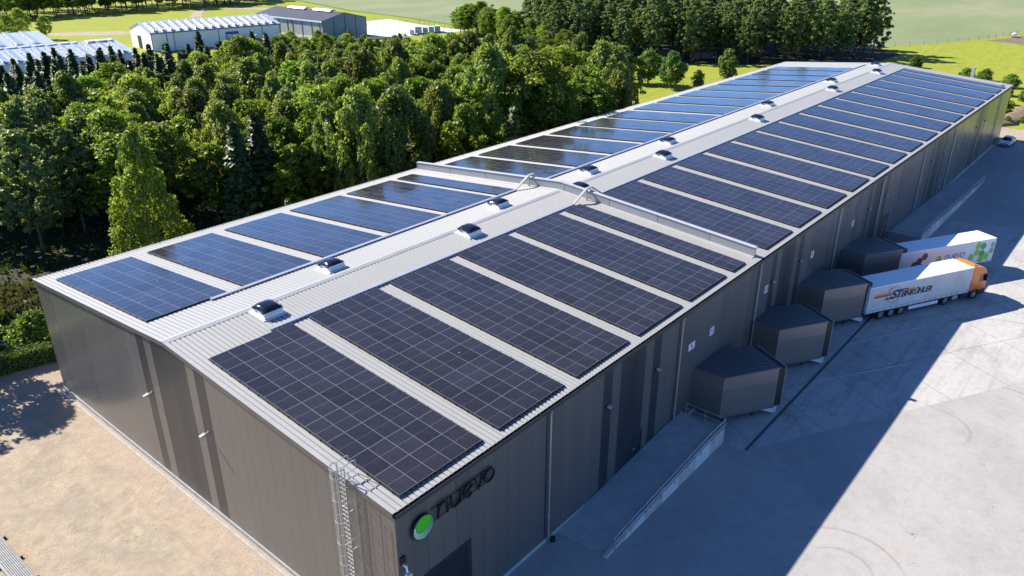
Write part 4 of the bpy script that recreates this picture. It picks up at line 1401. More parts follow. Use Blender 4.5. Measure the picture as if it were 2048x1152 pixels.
# ------------------------------------------------------------------ white hatchback at the far end
CARW = mat("car_white", (0.68, 0.70, 0.72), .2, 0, .03, 1, coat=.6)
car = thing('parked_car', 'white hatchback parked at the far corner of the warehouse', 'car', (142.9, -1.75, .02), PI - .06)
# local x forward
prof = [(-2.1, .35), (2.05, .35), (2.1, .62), (1.95, .80), (1.05, .98), (.35, 1.45), (-.9, 1.52), (-1.75, 1.30), (-2.05, .95), (-2.12, .6)]
m = MB()
lo = [(x, z) for x, z in prof]
vs = []
for s in (-1, 1):
    for x, z in prof:
        w = .88 - max(0, z - .95) * .36
        vs.append((x, s * w, z))
n = len(prof)
m.add(vs, [(i, (i + 1) % n, n + (i + 1) % n, n + i) for i in range(n)] + [tuple(range(n)), tuple(range(2 * n - 1, n - 1, -1))])
body = m.build('body', CARW, car, bevel=.06)
def wq(z):
    return .88 - max(0, z - .95) * .36 + .012
m = MB(); m.hexa([(1.03, -.76, 1.005), (1.03, .76, 1.005), (1.0, .76, 1.0), (1.0, -.76, 1.0)], [(.40, -.62, 1.44), (.40, .62, 1.44), (.36, .62, 1.42), (.36, -.62, 1.42)])
m.build('windscreen', GLASSD, car)
m = MB(); m.box(.95, 1.0, -.74, .74, 1.0, 1.02)
for s in (-1, 1):
    m = MB(); q = [(.82, 1.02), (.30, 1.38), (-.85, 1.43), (-1.55, 1.22), (-1.5, 1.0)]
    pts = [(x, s * wq(z), z) for x, z in q]; pts2 = [(x, s * (wq(z) - .03), z) for x, z in q]
    k = len(q); m.add(pts + pts2, [tuple(range(k)), tuple(range(2 * k - 1, k - 1, -1))] + [(i, (i + 1) % k, k + (i + 1) % k, k + i) for i in range(k)])
    m.build('side_window', GLASSD, car)
    m = MB(); m.box(.70, .86, min(s * .9, s * 1.05), max(s * .9, s * 1.05), .98, 1.12); m.build('mirror', CARW, car, bevel=.02)
    m = MB(); m.box(1.75, 2.06, min(s * .55, s * .84), max(s * .55, s * .84), .70, .82); m.build('headlight', mat("lamp_glass", (0.55, 0.57, 0.6), .1), car)
    for x in (1.35, -1.30):
        add_wheel(car, x, s * .80, CW, .33, s > 0)
m = MB(); m.box(2.02, 2.125, -.55, .55, .42, .66); m.build('grille', BLACK, car)
m = MB(); m.box(2.127, 2.14, -.26, .26, .50, .60); m.build('number_plate', PLATE, car)
m = MB(); m.box(-.95, .30, -.50, .50, 1.50, 1.545); m.build('roof_panel', GLASSD, car)

# ------------------------------------------------------------------ vans and trailers in the far yard
VG = mat("van_grey", (0.50, 0.54, 0.58), .4, 0, .05, 1)
t = thing('parked_van', 'x', 'van', (0, 0, 0), 0, 'vans parked in the far yard')
m = MB(); m.extr_y([(-2.3, .35), (1.6, .35), (2.4, .45), (2.4, .95), (1.7, 1.15), (1.2, 2.1), (-2.3, 2.2)], -.95, .95); m.build('body', WHITEP, t, bevel=.06)
m = MB(); m.box(-2.33, -2.305, -.80, .80, .55, 2.0); m.build('rear_door', VG, t)
m = MB(); m.hexa([(1.72, -.8, 1.18), (1.75, -.8, 1.18), (1.75, .8, 1.18), (1.72, .8, 1.18)], [(1.25, -.75, 2.0), (1.28, -.75, 2.0), (1.28, .75, 2.0), (1.25, .75, 2.0)]); m.build('windscreen', GLASSD, t)
for x in (-1.4, 1.6):
    for s in (-1, 1):
        put('wheel', CW[0], t, (x, s * .85, .33))
VL = ['small white van leftmost in the far yard', 'tall white box van second from the left in the far yard', 'white van in the middle of the row in the far yard',
      'white van second from the right in the far yard', 'white van rightmost in the far yard']
for k, (x, y, s) in enumerate(((186.5, 198.4, .85), (190.2, 198.9, 1.25), (193.4, 198.6, 1.0), (196.0, 198.0, 1.05), (198.6, 197.4, 1.1))):
    o = t if k == 0 else dup(t)
    o.location = (x, y, .02); o.rotation_euler = (0, 0, .78); o.scale = (s, s, s); o['label'] = VL[k]
t = thing('flat_trailer', 'low flat trailer at the left end of the far yard vans', 'trailer', (182.3, 198.7, .02), .5)
m = MB(); m.box(-1.8, 1.8, -.8, .8, .45, .62); m.build('bed', GALV, t)
m = MB(); m.bar([(1.8, 0, .5), (3.0, 0, .5)], .1, .1); m.build('drawbar', DARKM, t)
for s in (-1, 1):
    put('wheel', CW[0], t, (0, s * .85, .33))

# ------------------------------------------------------------------ far halls
def hall(name, label, loc, ang, L, D, He, Hr, wallm, roofm, cat='hall'):
    """long side along local x from 0..L, depth along +y, ridge along x"""
    t = thing(name, label, cat, (loc[0], loc[1], 0), ang)
    m = MB(); m.extr_x([(0, 0), (D, 0), (D, He), (D / 2, Hr), (0, He)], 0, L); m.build('wall', wallm, t)
    m = MB()
    for a, b, za, zb in ((-.3, D / 2, He - .3 * (Hr - He) / (D / 2), Hr), (D + .3, D / 2, He - .3 * (Hr - He) / (D / 2), Hr)):
        m.hexa([(-.3, a, za + .03), (L + .3, a, za + .03), (L + .3, b, zb + .03), (-.3, b, zb + .03)], [(-.3, a, za + .18), (L + .3, a, za + .18), (L + .3, b, zb + .18), (-.3, b, zb + .18)])
    m.build('roof', roofm, t)
    return t


HW_ = mat("hall_white", (0.84, 0.84, 0.84), .5, 0, .05, .3)
HB = mat("hall_roof_pale_blue", (0.36, 0.43, 0.50), .4, 0, .08, .4)
HP = mat("roof_light_strip", (0.74, 0.76, 0.78), .4, 0, .05, .6)
HBLUE = mat("trim_blue", (0.03, 0.10, 0.30), .4, 0, .05)
PV_SHADE = mat("tilted_panel_shade", (0.15, 0.165, 0.19), .3, 0, .15, 1)
PVB = mat("tilted_panel_steel", (0.42, 0.45, 0.48), .2, .1, .08, 1)
DGREY = mat("roof_slate_dark", (0.045, 0.048, 0.058), .5, .1, .1, .3)
BGRN = mat("hall_wall_bluegreen", (0.19, 0.27, 0.30), .5, .1, .07, .3)
BPALE = mat("hall_wall_pale", (0.36, 0.39, 0.43), .5, .1, .07, .3)
GUT = mat("far_downpipe", (0.07, 0.075, 0.085), .5, .2, .1)


def tilted_rows(t, L, D, He, Hr, x0, x1, n, w):
    s = (Hr - He) / (D / 2)
    for i in range(n):
        x = x0 + (x1 - x0) * (i + .5) / n
        m = MB(); a, b = .4, D / 2 - .6
        z = lambda y: He + s * y + .20
        m.hexa([(x - w, a, z(a)), (x + w, a, z(a)), (x + w, b, z(b)), (x - w, b, z(b))], [(x - w, a, z(a) + .62), (x + w, a, z(a) + .03), (x + w, b, z(b) + .03), (x - w, b, z(b) + .62)])
        m.build('tilted_panel_row', PVB if i % 1 == 0 else PV_SHADE, t)
        m = MB(); m.hexa([(x - w - .07, a - .05, z(a) - .02), (x - w - .005, a - .05, z(a) - .02), (x - w - .005, b, z(b) - .02), (x - w - .07, b, z(b) - .02)],
                         [(x - w - .07, a - .05, z(a) + .58), (x - w - .005, a - .05, z(a) + .58), (x - w - .005, b, z(b) + .58), (x - w - .07, b, z(b) + .58)])
        m.hexa([(x - w - .5, a, z(a) - .02), (x - w - .075, a, z(a) - .02), (x - w - .075, b, z(b) - .02), (x - w - .5, b, z(b) - .02)],
               [(x - w - .5, a, z(a) + .02), (x - w - .075, a, z(a) + .02), (x - w - .075, b, z(b) + .02), (x - w - .5, b, z(b) + .02)])
        m.build('row_back_shade', PV_SHADE, t)  # dark back face and roof strip stand in for shade beside the row


A = hall('white_hall', 'long white hall with blue gate and rows of tilted roof panels beyond the wood', (102.5, 227), math.atan2(-6.2, 42.8), 43.4, 19.5, 5.6, 7.9, HW_, HB)
tilted_rows(A, 43.4, 19.5, 5.6, 7.9, .8, 43, 16, .72)
m = MB(); m.box(23.9, 28.4, -.05, .001, 0, 4.3); g = m.build('gate', HBLUE, A)
m = MB(); m.box(24.2, 28.1, -.07, -.052, 2.2, 2.75); m.box(24.2, 28.1, -.07, -.052, 2.95, 3.4); m.build('gate_window', HP, g)
m = MB(); m.box(29.6, 30.8, -.05, .001, 0, 2.1); m.build('door', HBLUE, A)
m = MB(); m.box(-.05, .001, 9.5, 13.0, 0, 4.0); m.build('gate', BLACK, A)
for x in (4.8, 7.0, 21.6, 36.8, 43.3, .05):
    m = MB(); m.box(x - .07, x + .07, -.16, -.001, 0, 5.5); m.build('downpipe', GUT, A)
m = MB(); m.box(-.36, 43.7, -.42, -.31, 5.35, 5.62); m.build('gutter', HBLUE, A)
E_ = hall('low_hall', 'low white roofed hall behind the long white hall', (124.2, 268.5), math.atan2(-6, 40), 41.5, 9, 3.4, 4.2, HBLUE, HP)
B = hall('slate_roof_hall', 'hall with dark slate roof and blue green gable beyond the wood', (174.2, 209.3), PI / 2 + .01, 40, 19.6, 6.3, 8.5, BPALE, DGREY)
m = MB(); m.extr_x([(0.01, .35), (19.59, .35), (19.59, 6.22), (9.8, 8.42), (.01, 6.22)], -.03, .002); m.build('gable_cladding', BGRN, B)
for y in (0.05, 4.9, 9.8, 14.7, 19.55):
    m = MB(); m.box(-.10, -.032, y - .09, y + .09, .3, 6.2 + (2.1 * (1 - abs(y - 9.8) / 9.8))); m.build('gable_post', DGREY, B)
for i, x in enumerate((1.5, 6, 11.5, 17, 20, 25, 31, 36, 39)):
    m = MB(); m.box(x - .09, x + .09, 19.602, 19.72, .2, 6.1); m.build('downpipe', GUT, B)
m = MB(); m.box(-.3, 40.3, 19.95, 20.06, 5.95, 6.45); m.build('gutter', HP, B)
m = MB(); m.box(.1, 40, 19.603, 19.64, 0, 1.1); m.build('plinth', CONCW, B)
for x0, x1 in ((6, 16), (21, 31)):
    m = MB(); m.extr_x([(8.3, 8.72), (11.2, 8.72), (10.9, 9.05), (9.8, 9.3), (8.6, 9.05)], x0, x1); m.build('ridge_light', HP, B)
C_ = hall('blue_roof_hall', 'low hall with pale blue roof and tilted panels left of the white hall', (36.0, 209.8), math.atan2(-5.5, 50), 50.3, 29, 3.6, 5.6, HW_, HB)
tilted_rows(C_, 50.3, 29, 3.6, 5.6, 1, 50, 15, .8)
m = MB(); m.extr_x([(13.2, 5.5), (15.8, 5.5), (15.2, 6.05), (13.8, 6.05)], -.2, 40); m.build('ridge_light', HP, C_)
m = MB(); m.extr_x([(12.8, 5.4), (16, 5.4), (15.8, 6.1), (13.0, 6.1)], 42.5, 49.5); m.build('ridge_light', HP, C_)
for x in (26, 33, 40, 46.5):
    m = MB(); m.box(x - .07, x + .07, -.15, -.001, 0, 3.4); m.build('downpipe', HP, C_)
D_ = hall('far_blue_hall', 'farther low hall with pale blue roof and tilted panels at the left edge', (40.0, 246.0), math.atan2(-3.5, 40), 40, 30, 3.6, 5.8, BPALE, HB)
tilted_rows(D_, 40, 30, 3.6, 5.8, 1, 38, 8, 1.0)
m = MB(); m.extr_x([(13.2, 5.7), (16.8, 5.7), (16.2, 6.3), (13.8, 6.3)], -.2, 27); m.build('ridge_light', HP, D_)
# scrap by the white hall
RUST = mat("rust_brown", (0.22, 0.11, 0.06), .8, .1, .2, 2)
t = thing('skip_container', 'rusty brown skip container in front of the blue gate', 'container', (134.0, 218.0, 0), -.2)
m = MB(); m.hexa([(-2.2, -1, .1), (2.2, -1, .1), (2.2, 1, .1), (-2.2, 1, .1)], [(-3, -1.1, 1.9), (3, -1.1, 1.9), (3, 1.1, 1.9), (-3, 1.1, 1.9)]); m.build('tub', RUST, t)
m = MB(); m.bar([(-2.6, -.3, 1.95), (.3, .4, 3.1)], .5, .35); m.build('scrap_beam', mat("scrap_pale", (0.45, 0.42, 0.36), .7, 0, .2), t)
t = thing('timber_heap', 'heap of brown scrap timber beside the slate roof hall', 'heap', (146.8, 212.0, 0))
m = MB()
for i in range(14):
    a = R_.uniform(0, PI); x, y = R_.uniform(-1.5, 1.5), R_.uniform(-1, 1); z = R_.uniform(.2, 1.6)
    m.bar([(x - math.cos(a) * 1.6, y - math.sin(a) * 1.6, z), (x + math.cos(a) * 1.6, y + math.sin(a) * 1.6, z + R_.uniform(-.4, .4))], .25, .2)
m.build('timber', RUST, t)
m = MB(); m.extr_x([(0, 0), (.25, 0), (.25, .9), (0, .9)], 0, 22)
o = m.build('boundary_wall', CONCW, None, loc=(157.5, 205.2, 0), rot=(0, 0, -.62)); tag(o, 'low white boundary wall between the wood and the blue green gable', 'wall')
# little sheds on the meadow edge
WOODS = mat("shed_wood", (0.16, 0.125, 0.095), .85, 0, .2, 2)
t = thing('meadow_shed', 'small pale open shed under the trees left of the pink bush', 'shed', (203.5, 124.5, 0), -.5)
m = MB(); m.box(-2, -1.85, -1.5, 1.5, 0, 2.2); m.box(1.85, 2, -1.5, 1.5, 0, 2.2); m.box(-1.85, 1.85, 1.35, 1.5, 0, 2.2); m.box(-1.85, -.5, -1.5, -1.4, 0, 2.2); m.build('wall', mat("shed_pale", (0.34, 0.30, 0.26), .85, 0, .2, 2), t)
m = MB(); m.hexa([(-2.2, -1.8, 2.35), (2.2, -1.8, 2.35), (2.2, 1.8, 2.15), (-2.2, 1.8, 2.15)], [(-2.2, -1.8, 2.47), (2.2, -1.8, 2.47), (2.2, 1.8, 2.27), (-2.2, 1.8, 2.27)]); m.build('roof', WOODS, t)
t = thing('animal_shelter', 'dark low animal shelter behind the middle chestnut tree', 'shed', (195.0, 99.0, 0), -.62)
m = MB(); m.box(-4, 4, 1.3, 1.5, 0, 2.3); m.box(-4, -3.85, -1.5, 1.3, 0, 2.3); m.box(3.85, 4, -1.5, 1.3, 0, 2.3); m.build('wall', WOODS, t)
m = MB(); m.hexa([(-4.3, -1.9, 2.5), (4.3, -1.9, 2.5), (4.3, 1.8, 2.32), (-4.3, 1.8, 2.32)], [(-4.3, -1.9, 2.62), (4.3, -1.9, 2.62), (4.3, 1.8, 2.44), (-4.3, 1.8, 2.44)]); m.build('roof', mat("shed_roof", (0.10, 0.09, 0.085), .8), t)
t = thing('feeding_pen', 'dark wooden feeding pen at the edge of the tall wood', 'pen', (200.0, 87.2, 0), -.62)
m = MB()
for x in (-3, 3):
    for y in (-1.2, 1.2):
        m.box(x - .12, x + .12, y - .12, y + .12, 0, 2.0)
m.box(-3.2, 3.2, 1.1, 1.3, .2, 1.9); m.build('frame', WOODS, t)
m = MB(); m.box(-3.3, 3.3, -1.4, 1.5, 2.0, 2.15); m.build('roof', mat("shed_roof", (0.10, 0.09, 0.085), .8), t)


def fence(name, label, pts, h, step, m_wire, rails):
    t = thing(name, label, 'fence', (pts[0][0], pts[0][1], 0))
    o = Vector((pts[0][0], pts[0][1]))
    mr = MB()
    pm = MB(); pm.box(-.045, .045, -.045, .045, 0, h); pmesh = pm.mesh('post', WOODS)
    for a, b in zip(pts[:-1], pts[1:]):
        a, b = Vector(a) - o, Vector(b) - o
        n = max(1, int((b - a).length / step))
        for i in range(n + 1):
            p = a.lerp(b, i / n); put('post', pmesh, t, (p.x, p.y, 0))
        for z in rails:
            mr.bar([(a.x, a.y, z), (b.x, b.y, z)], .02, .035)
    mr.build('wire', m_wire, t)
    return t


fence('field_fence', 'wire fence between the bright meadow and the pale crop field', [(256, 58.5), (262, 56), (284, 44.2), (310, 34), (338, 27.5), (372, 22)], 1.3, 5.0, GALV, (.5, .85, 1.2))
fence('yard_fence', 'dark mesh fence around the far concrete yard', [(192, 230.5), (197, 224.8), (207.5, 224.2), (211.6, 221), (208.8, 192.2), (195, 194.6)], 1.8, 3.2, DARKM, (.1, .6, 1.1, 1.7))
fence('meadow_fence', 'thin wire fence running past the three chestnut trees', [(146, 84), (150, 79.5), (156, 70), (164, 60)], 1.2, 3.0, GALV, (.6, 1.1))
t = thing('gate_rail', 'small wooden hurdle at the far right field edge', 'hurdle', (440, 38, 0), -.5)
m = MB()
for x in range(-6, 7, 3):
    m.box(x - .2, x + .2, -.1, .1, 0, 2.6)
m.box(-6, 6, -.08, .08, 1.0, 1.3); m.box(-6, 6, -.08, .08, 2.0, 2.3); m.build('rail', WOODS, t)
t = thing('white_tank', 'small white tank beside the ploughed strip', 'tank', (322.0, 28.0, 0), .2)
m = MB(); m.extr_x([(.75 * math.cos(a), .8 + .6 * math.sin(a)) for a in np.linspace(0, 2 * PI, 15)[:-1]], -2, 2); m.build('barrel', WHITEP, t)
m = MB(); m.box(-1.6, 1.6, -.7, .7, 0, .2); m.build('base', DARKM, t)
# galvanised walkway lying at the lower left corner
t = thing('metal_walkway', 'galvanised ribbed walkway lying on the gravel at the left corner', 'walkway', (-10.55, 23.6, 0), .01)
m = MB()
for i in range(9):
    x = -.42 + i * .105
    m.box(x - .035, x + .035, -3.5, 3.5, .30, .36)
for y in np.arange(-3.4, 3.5, .85):
    m.box(-.46, .46, y - .03, y + .03, .24, .298)
WALKM = mat('walkway_zinc', (0.16, 0.165, 0.172), .5, .3, .15, 3)
m.build('deck', WALKM, t)
for s in (-1, 1):
    m = MB(); m.box(s * .50 - .03, s * .50 + .03, -3.5, 3.5, .18, .40); m.build('side_beam', WALKM, t)
for y in (-2.7, -.2, 2.4):
    m = MB(); m.box(-.6, .75, y - .06, y + .06, .02, .18); m.build('bearer', DARKM, t)
#@@ TREES
# ------------------------------------------------------------------ trees
def leaf_mesh(name, m, pts, nrm, size, elong=1.0, axis=None):
    """one quad per leaf clump; pts, nrm: (n,3)"""
    n = len(pts)
    nrm = nrm / (np.linalg.norm(nrm, axis=1, keepdims=True) + 1e-9)
    if axis is None:
        a = NP.normal(size=(n, 3))
    else:
        a = axis + NP.normal(size=(n, 3)) * .35
    a = a - nrm * (a * nrm).sum(1, keepdims=True)
    a /= (np.linalg.norm(a, axis=1, keepdims=True) + 1e-9)
    b = np.cross(nrm, a)
    s = size * NP.uniform(.6, 1.25, (n, 1))
    e = a * s * elong * .5
    f = b * s * .5
    k = nrm * s * .18
    v = np.stack([pts - e * 1.0, pts + f * .9 - k, pts + e * 1.1, pts - f * .9 - k], 1).reshape(-1, 3)
    me = bpy.data.meshes.new(name)
    me.vertices.add(4 * n)
    me.vertices.foreach_set('co', v.astype(np.float32).ravel())
    me.loops.add(4 * n)
    me.loops.foreach_set('vertex_index', np.arange(4 * n, dtype=np.int32))
    me.polygons.add(n)
    me.polygons.foreach_set('loop_start', np.arange(0, 4 * n, 4, dtype=np.int32))
    me.update(calc_edges=True)
    me.materials.append(m)
    return me


def lobes_to_leaves(lobes, n, up=.25, shell=(.25, 1.22), inner=.06):
    w = np.array([(r[0] * r[1] * r[2]) ** (2 / 3) for _, r in lobes])
    w = w / w.sum()
    P, N = [], []
    for (c, r), q in zip(lobes, w):
        k = max(6, int(n * q))
        d = NP.normal(size=(k, 3))
        d /= np.linalg.norm(d, axis=1, keepdims=True)
        low = d[:, 2] < -.25
        d[low, 2] *= np.where(NP.uniform(size=low.sum()) < .6, -1, 1)
        rad = NP.uniform(shell[0], shell[1], (k, 1)) ** .55
        rad[NP.uniform(size=k) < inner] *= .5
        P.append(np.array(c) + d * np.array(r) * rad)
        N.append(d * .6 + NP.normal(size=(k, 3)) * .62 + np.array([0, 0, up]))
    return np.concatenate(P), np.concatenate(N)


def trunk_mb(h, r, limbs, lean=.0):
    m = MB()
    pts = [(0, 0, -.1), (.04 * h * lean, 0, h * .35), (.02 * h * lean, .01 * h, h * .7), (0, 0, h)]
    m.cone(pts, [r * 1.25, r * .85, r * .5, r * .12], 7)
    for (z0, a, ln, rise) in limbs:
        x, y = math.cos(a), math.sin(a)
        rr = r * .45 * (1 - z0 / h * .6)
        m.cone([(0, 0, z0), (x * ln * .5, y * ln * .5, z0 + rise * .4), (x * ln, y * ln, z0 + rise)], [rr, rr * .65, rr * .15], 5)
    return m


def make_tree(name, label, cat, group, leafm, barkm, h, lobes, n, size, r=.16, limbs=6, up=.25, elong=1.0, axis=None, extra=None, **kw):
    t = thing(name, label, cat, (0, 0, 0), 0, group)
    L = []
    rng = random.Random(len(name) + n)
    for i in range(limbs):
        c = lobes[i % len(lobes)][0]
        ln = math.hypot(c[0], c[1])
        L.append((max(.25 * h, c[2] - ln * .8 - .5), math.atan2(c[1], c[0]), ln, min(ln * .8 + .5, c[2] - .2 * h)))
    trunk_mb(h * .93, r, L).build('trunk', barkm, t, smooth=True)
    P, N = lobes_to_leaves(lobes, n, up, **kw)
    if extra is not None:
        P = np.concatenate([P, extra[0]]); N = np.concatenate([N, extra[1]])
    put('crown', leaf_mesh('crown', leafm, P, N, size, elong, axis), t)
    return t


def crown_lobes(rng, h, base, R, k, rl=(.30, .48), flat=.8, top=.75, shoots=.28):
    """lobes filling an egg between base and h with radius R"""
    out = []
    i = 0
    while len(out) < k:
        i += 1
        u = (len(out) + rng.random()) / k
        z = base + (h - base) * (.06 + .92 * u)
        s = (z - base) / (h - base)
        rad = R * math.sqrt(max(.05, 1 - ((s - .42) / (.60 if s > .42 else .55)) ** 2)) * (1 if s < .8 else top)
        a = i * 2.399 + rng.uniform(-.5, .5)
        rr = R * rng.uniform(*rl)
        q = max(0, rad - rr * .55) * rng.uniform(.55, 1.0)
        if rng.random() < shoots:                      # shoots that break the outline
            q, rr = rad * rng.uniform(.95, 1.22), rr * rng.uniform(.45, .65)
            z += rng.uniform(-.2, .9) * R * .25
        out.append(((q * math.cos(a), q * math.sin(a), z - rr * .2), (rr * rng.uniform(.85, 1.2), rr * rng.uniform(.85, 1.2), rr * flat * rng.uniform(.8, 1.15))))
    return out


rg = random.Random(3)
GW = 'trees of the dense wood left of the warehouse'
PR = {}
bl = 'bright green broadleaf tree in the dense wood left of the warehouse'
for i in range(4):
    h = (11.5, 13, 12, 10)[i]
    PR['broad%d' % i] = make_tree('broadleaf_tree', bl, 'broadleaf tree', GW, L_BROAD, BARK, h, crown_lobes(rg, h, h * .22, (3.6, 4.1, 3.4, 3.2)[i], (58, 70, 54, 46)[i], (.15, .34)), 8200, .34)
bb = 'olive green drooping birch in the dense wood left of the warehouse'
for i in range(3):
    h = (12.5, 11.5, 13.5)[i]
    lb = crown_lobes(rg, h, h * .2, (3.1, 3.4, 2.8)[i], 44, (.15, .28), 1.7, .6)
    P, N = [], []
    for (c, r) in lb:                                  # hanging strands below each lobe
        for s in range(7):
            a = rg.uniform(0, 2 * PI); x, y = c[0] + r[0] * .9 * math.cos(a), c[1] + r[1] * .9 * math.sin(a)
            ln = rg.uniform(.8, 2.2)
            for k in range(9):
                P.append((x + rg.gauss(0, .09), y + rg.gauss(0, .09), c[2] - r[2] * .2 - ln * k / 9)); N.append((math.cos(a), math.sin(a), .3 + rg.gauss(0, .2)))
    PR['birch%d' % i] = make_tree('birch_tree', bb, 'birch tree', GW, L_BIRCH, BARKW, h, lb, 6500, .28, .13, 7, .2, 1.5, np.array([0, 0, -1.0]), (np.array(P), np.array(N)))
for i in range(1):
    h = 9
    PR['lime'] = make_tree('lime_tree', 'yellow green sunlit tree at the back of the dense wood', 'broadleaf tree', GW, L_LIME, BARK, h, crown_lobes(rg, h, 2, 2.8, 18, (.28, .42)), 4200, .36)
    h = 10
    PR['silver'] = make_tree('willow_tree', 'pale silvery green willow at the front of the dense wood', 'willow tree', GW, L_SILVER, BARK, h, crown_lobes(rg, h, 2, 2.7, 44, (.16, .30)), 4800, .28)


def conifer(name, label, group, leafm, h, R, n, size, tiers):
    t = thing(name, label, 'spruce tree', (0, 0, 0), 0, group)
    trunk_mb(h, .03 * h * .5, []).build('trunk', BARK, t)
    P, N, A = [], [], []
    per = n // tiers
    for i in range(tiers):
        s = i / tiers
        z = h * (.06 + .93 * s)
        rr = R * (1 - s) ** .85 + .08
        nb = max(5, int(11 * (1 - s) + 4))
        for b in range(nb):
            a = b * 2 * PI / nb + i * 1.1 + rg.uniform(-.2, .2)
            lr = rr * rg.uniform(.75, 1.15)
            k = max(3, int(per / nb))
            for q in range(k):
                u = (q + rg.random()) / k
                d = lr * u
                sw = (.12 + .22 * u) * lr * rg.uniform(-1, 1)
                P.append((d * math.cos(a) - sw * math.sin(a), d * math.sin(a) + sw * math.cos(a), z - d * .38 + .12 * d * d / max(lr, .1) + rg.gauss(0, .05)))
                N.append((math.cos(a) * .45 + rg.gauss(0, .3), math.sin(a) * .45 + rg.gauss(0, .3), .75))
    put('crown', leaf_mesh('crown', leafm, np.array(P), np.array(N), size, 1.5), t)
    return t


GS = 'spruces of the plantation in front of the pale blue halls'
PR['spruce0'] = conifer('spruce_tree', 'dark narrow spruce in the plantation in front of the pale blue halls', GS, L_SPRUCE, 9.5, 2.2, 4200, .42, 20)
PR['spruce1'] = conifer('spruce_tree', 'dark narrow spruce in the plantation in front of the pale blue halls', GS, L_SPRUCE, 8.0, 2.3, 3800, .42, 17)
PR['youngspruce'] = conifer('young_spruce', 'small sunlit spruce just behind the left eave', 'small spruces behind the left eave', L_YOUNG, 6.5, 1.6, 2600, .26, 16)
GA = 'tall trees of the dark wood behind the chestnut meadow'
al = 'tall dark tree in the close wood behind the chestnut meadow'
for i in range(3):
    h = (17, 18.5, 16)[i]
    PR['alder%d' % i] = make_tree('tall_tree', al, 'broadleaf tree', GA, L_ALDER, BARK, h, crown_lobes(rg, h, h * .16, (3.5, 3.2, 3.7)[i], 80, (.14, .28), .7, .7), 7500, .47, .2, 7, .3)
for i in range(2):
    h = 8.8
    PR['chest%d' % i] = make_tree('chestnut_tree', 'x', 'chestnut tree', 'three chestnut trees on the meadow', L_CHEST, BARK, h, crown_lobes(rg, h, 1.3, 3.7, 60, (.20, .32), .85, .7, .06), 6400, .40, .16, 7)
PR['sapling'] = make_tree('young_tree', 'x', 'young tree', 'young trees on the meadow', L_CHEST, BARK, 4.2, crown_lobes(rg, 4.2, .3, 1.6, 22, (.32, .46), .9, .6, .05), 2400, .32, .06, 4)
PR['bush'] = make_tree('bush', 'x', 'bush', None, L_HEDGE, BARK, 2.4, crown_lobes(rg, 2.4, .1, 1.7, 20, (.32, .48), .7, .75, .1), 2600, .24, .05, 4)
# the column shaped tree in front of the wood
h = 16.2
lb = []
for k in range(84):
    s = (k + .5) / 84
    z = .8 + 15.0 * s
    R0 = (4.2 * (1 - s) ** .72 + .3) * (1 if s > .12 else .85)
    a = k * 2.399 + rg.uniform(-.5, .5)
    rr = (.38 + .62 * (1 - s)) * rg.uniform(.65, 1.25)
    q = max(0, R0 - rr * .5) * rg.uniform(.5, 1.12)
    lb.append(((q * math.cos(a) + .5 * (1 - s), q * math.sin(a), z + rg.uniform(-.4, .4)), (rr, rr, rr * 1.35)))
P, N = [], []
for (c, r) in lb:
    for s in range(8):
        a = rg.uniform(0, 2 * PI); x, y = c[0] + r[0] * .95 * math.cos(a), c[1] + r[1] * .95 * math.sin(a); ln = rg.uniform(.6, 1.6)
        for k in range(9):
            P.append((x + rg.gauss(0, .08), y + rg.gauss(0, .08), c[2] - ln * k / 9)); N.append((math.cos(a), math.sin(a), .3 + rg.gauss(0, .2)))
PR['column'] = make_tree('column_tree', 'tall yellow green cone shaped tree standing alone before the dark wood', 'broadleaf tree', None, L_COLUMN, BARKW, h, lb, 10500, .24, .18, 8, .25, 1.4,
                         np.array([0, 0, -1.0]), (np.array(P), np.array(N)))
PR['column'].location = (16.9, 58.3, 0)
PR['column'].rotation_euler = (0, 0, 1.0)
PR['column'].scale = (1.1, 1.1, 1.04)
USED = {'column'}


def plant(key, x, y, s=1.0, rot=None, label=None, group=None, sz=None, z=0.0):
    if key in USED:
        o = dup(PR[key])
    else:
        o = PR[key]; USED.add(key)
    if s is None:
        s = R_.uniform(.72, .95) if key[:5] == 'broad' else R_.uniform(.48, .62)
    o.location = (x, y, z)
    o.rotation_euler = (0, 0, R_.uniform(0, 2 * PI) if rot is None else rot)
    wd = R_.uniform(.95, 1.28) if key[:5] in ('broad', 'birch') else 1.0
    o.scale = (s * wd, s * wd * R_.uniform(.9, 1.1), s * (sz or 1))
    if label:
        o['label'] = label
    if group:
        o['group'] = group
    return o


def inside(poly, x, y):
    c = False
    j = len(poly) - 1
    for i in range(len(poly)):
        xi, yi = poly[i]; xj, yj = poly[j]
        if (yi > y) != (yj > y) and x < (xj - xi) * (y - yi) / (yj - yi) + xi:
            c = not c
        j = i
    return c


def scatter(poly, sp, jit=.35, seed=1):
    r = random.Random(seed)
    xs = [p[0] for p in poly]; ys = [p[1] for p in poly]
    out = []
    j = 0
    y = min(ys)
    while y < max(ys):
        x = min(xs) + (sp / 2 if j % 2 else 0)
        while x < max(xs):
            px, py = x + r.uniform(-jit, jit) * sp, y + r.uniform(-jit, jit) * sp
            if inside(poly, px, py):
                out.append((px, py))
            x += sp
        y += sp * .866
        j += 1
    return out


def in_view(x, y, z0=0, z1=14, m=70):
    for z in (z0, z1 * .5, z1):
        q = Vector((x, y, z)) - Vector((-18.225, -22.579, 34.583))
        d = q.dot(FWD)
        if d < 1:
            continue
        px, py = 1024 + 1555.5 * q.dot(RGT) / d, 576 - 1555.5 * q.dot(UPV) / d
        if -m < px < 2048 + m and -m < py < 1152 + m:
            return True
    return False


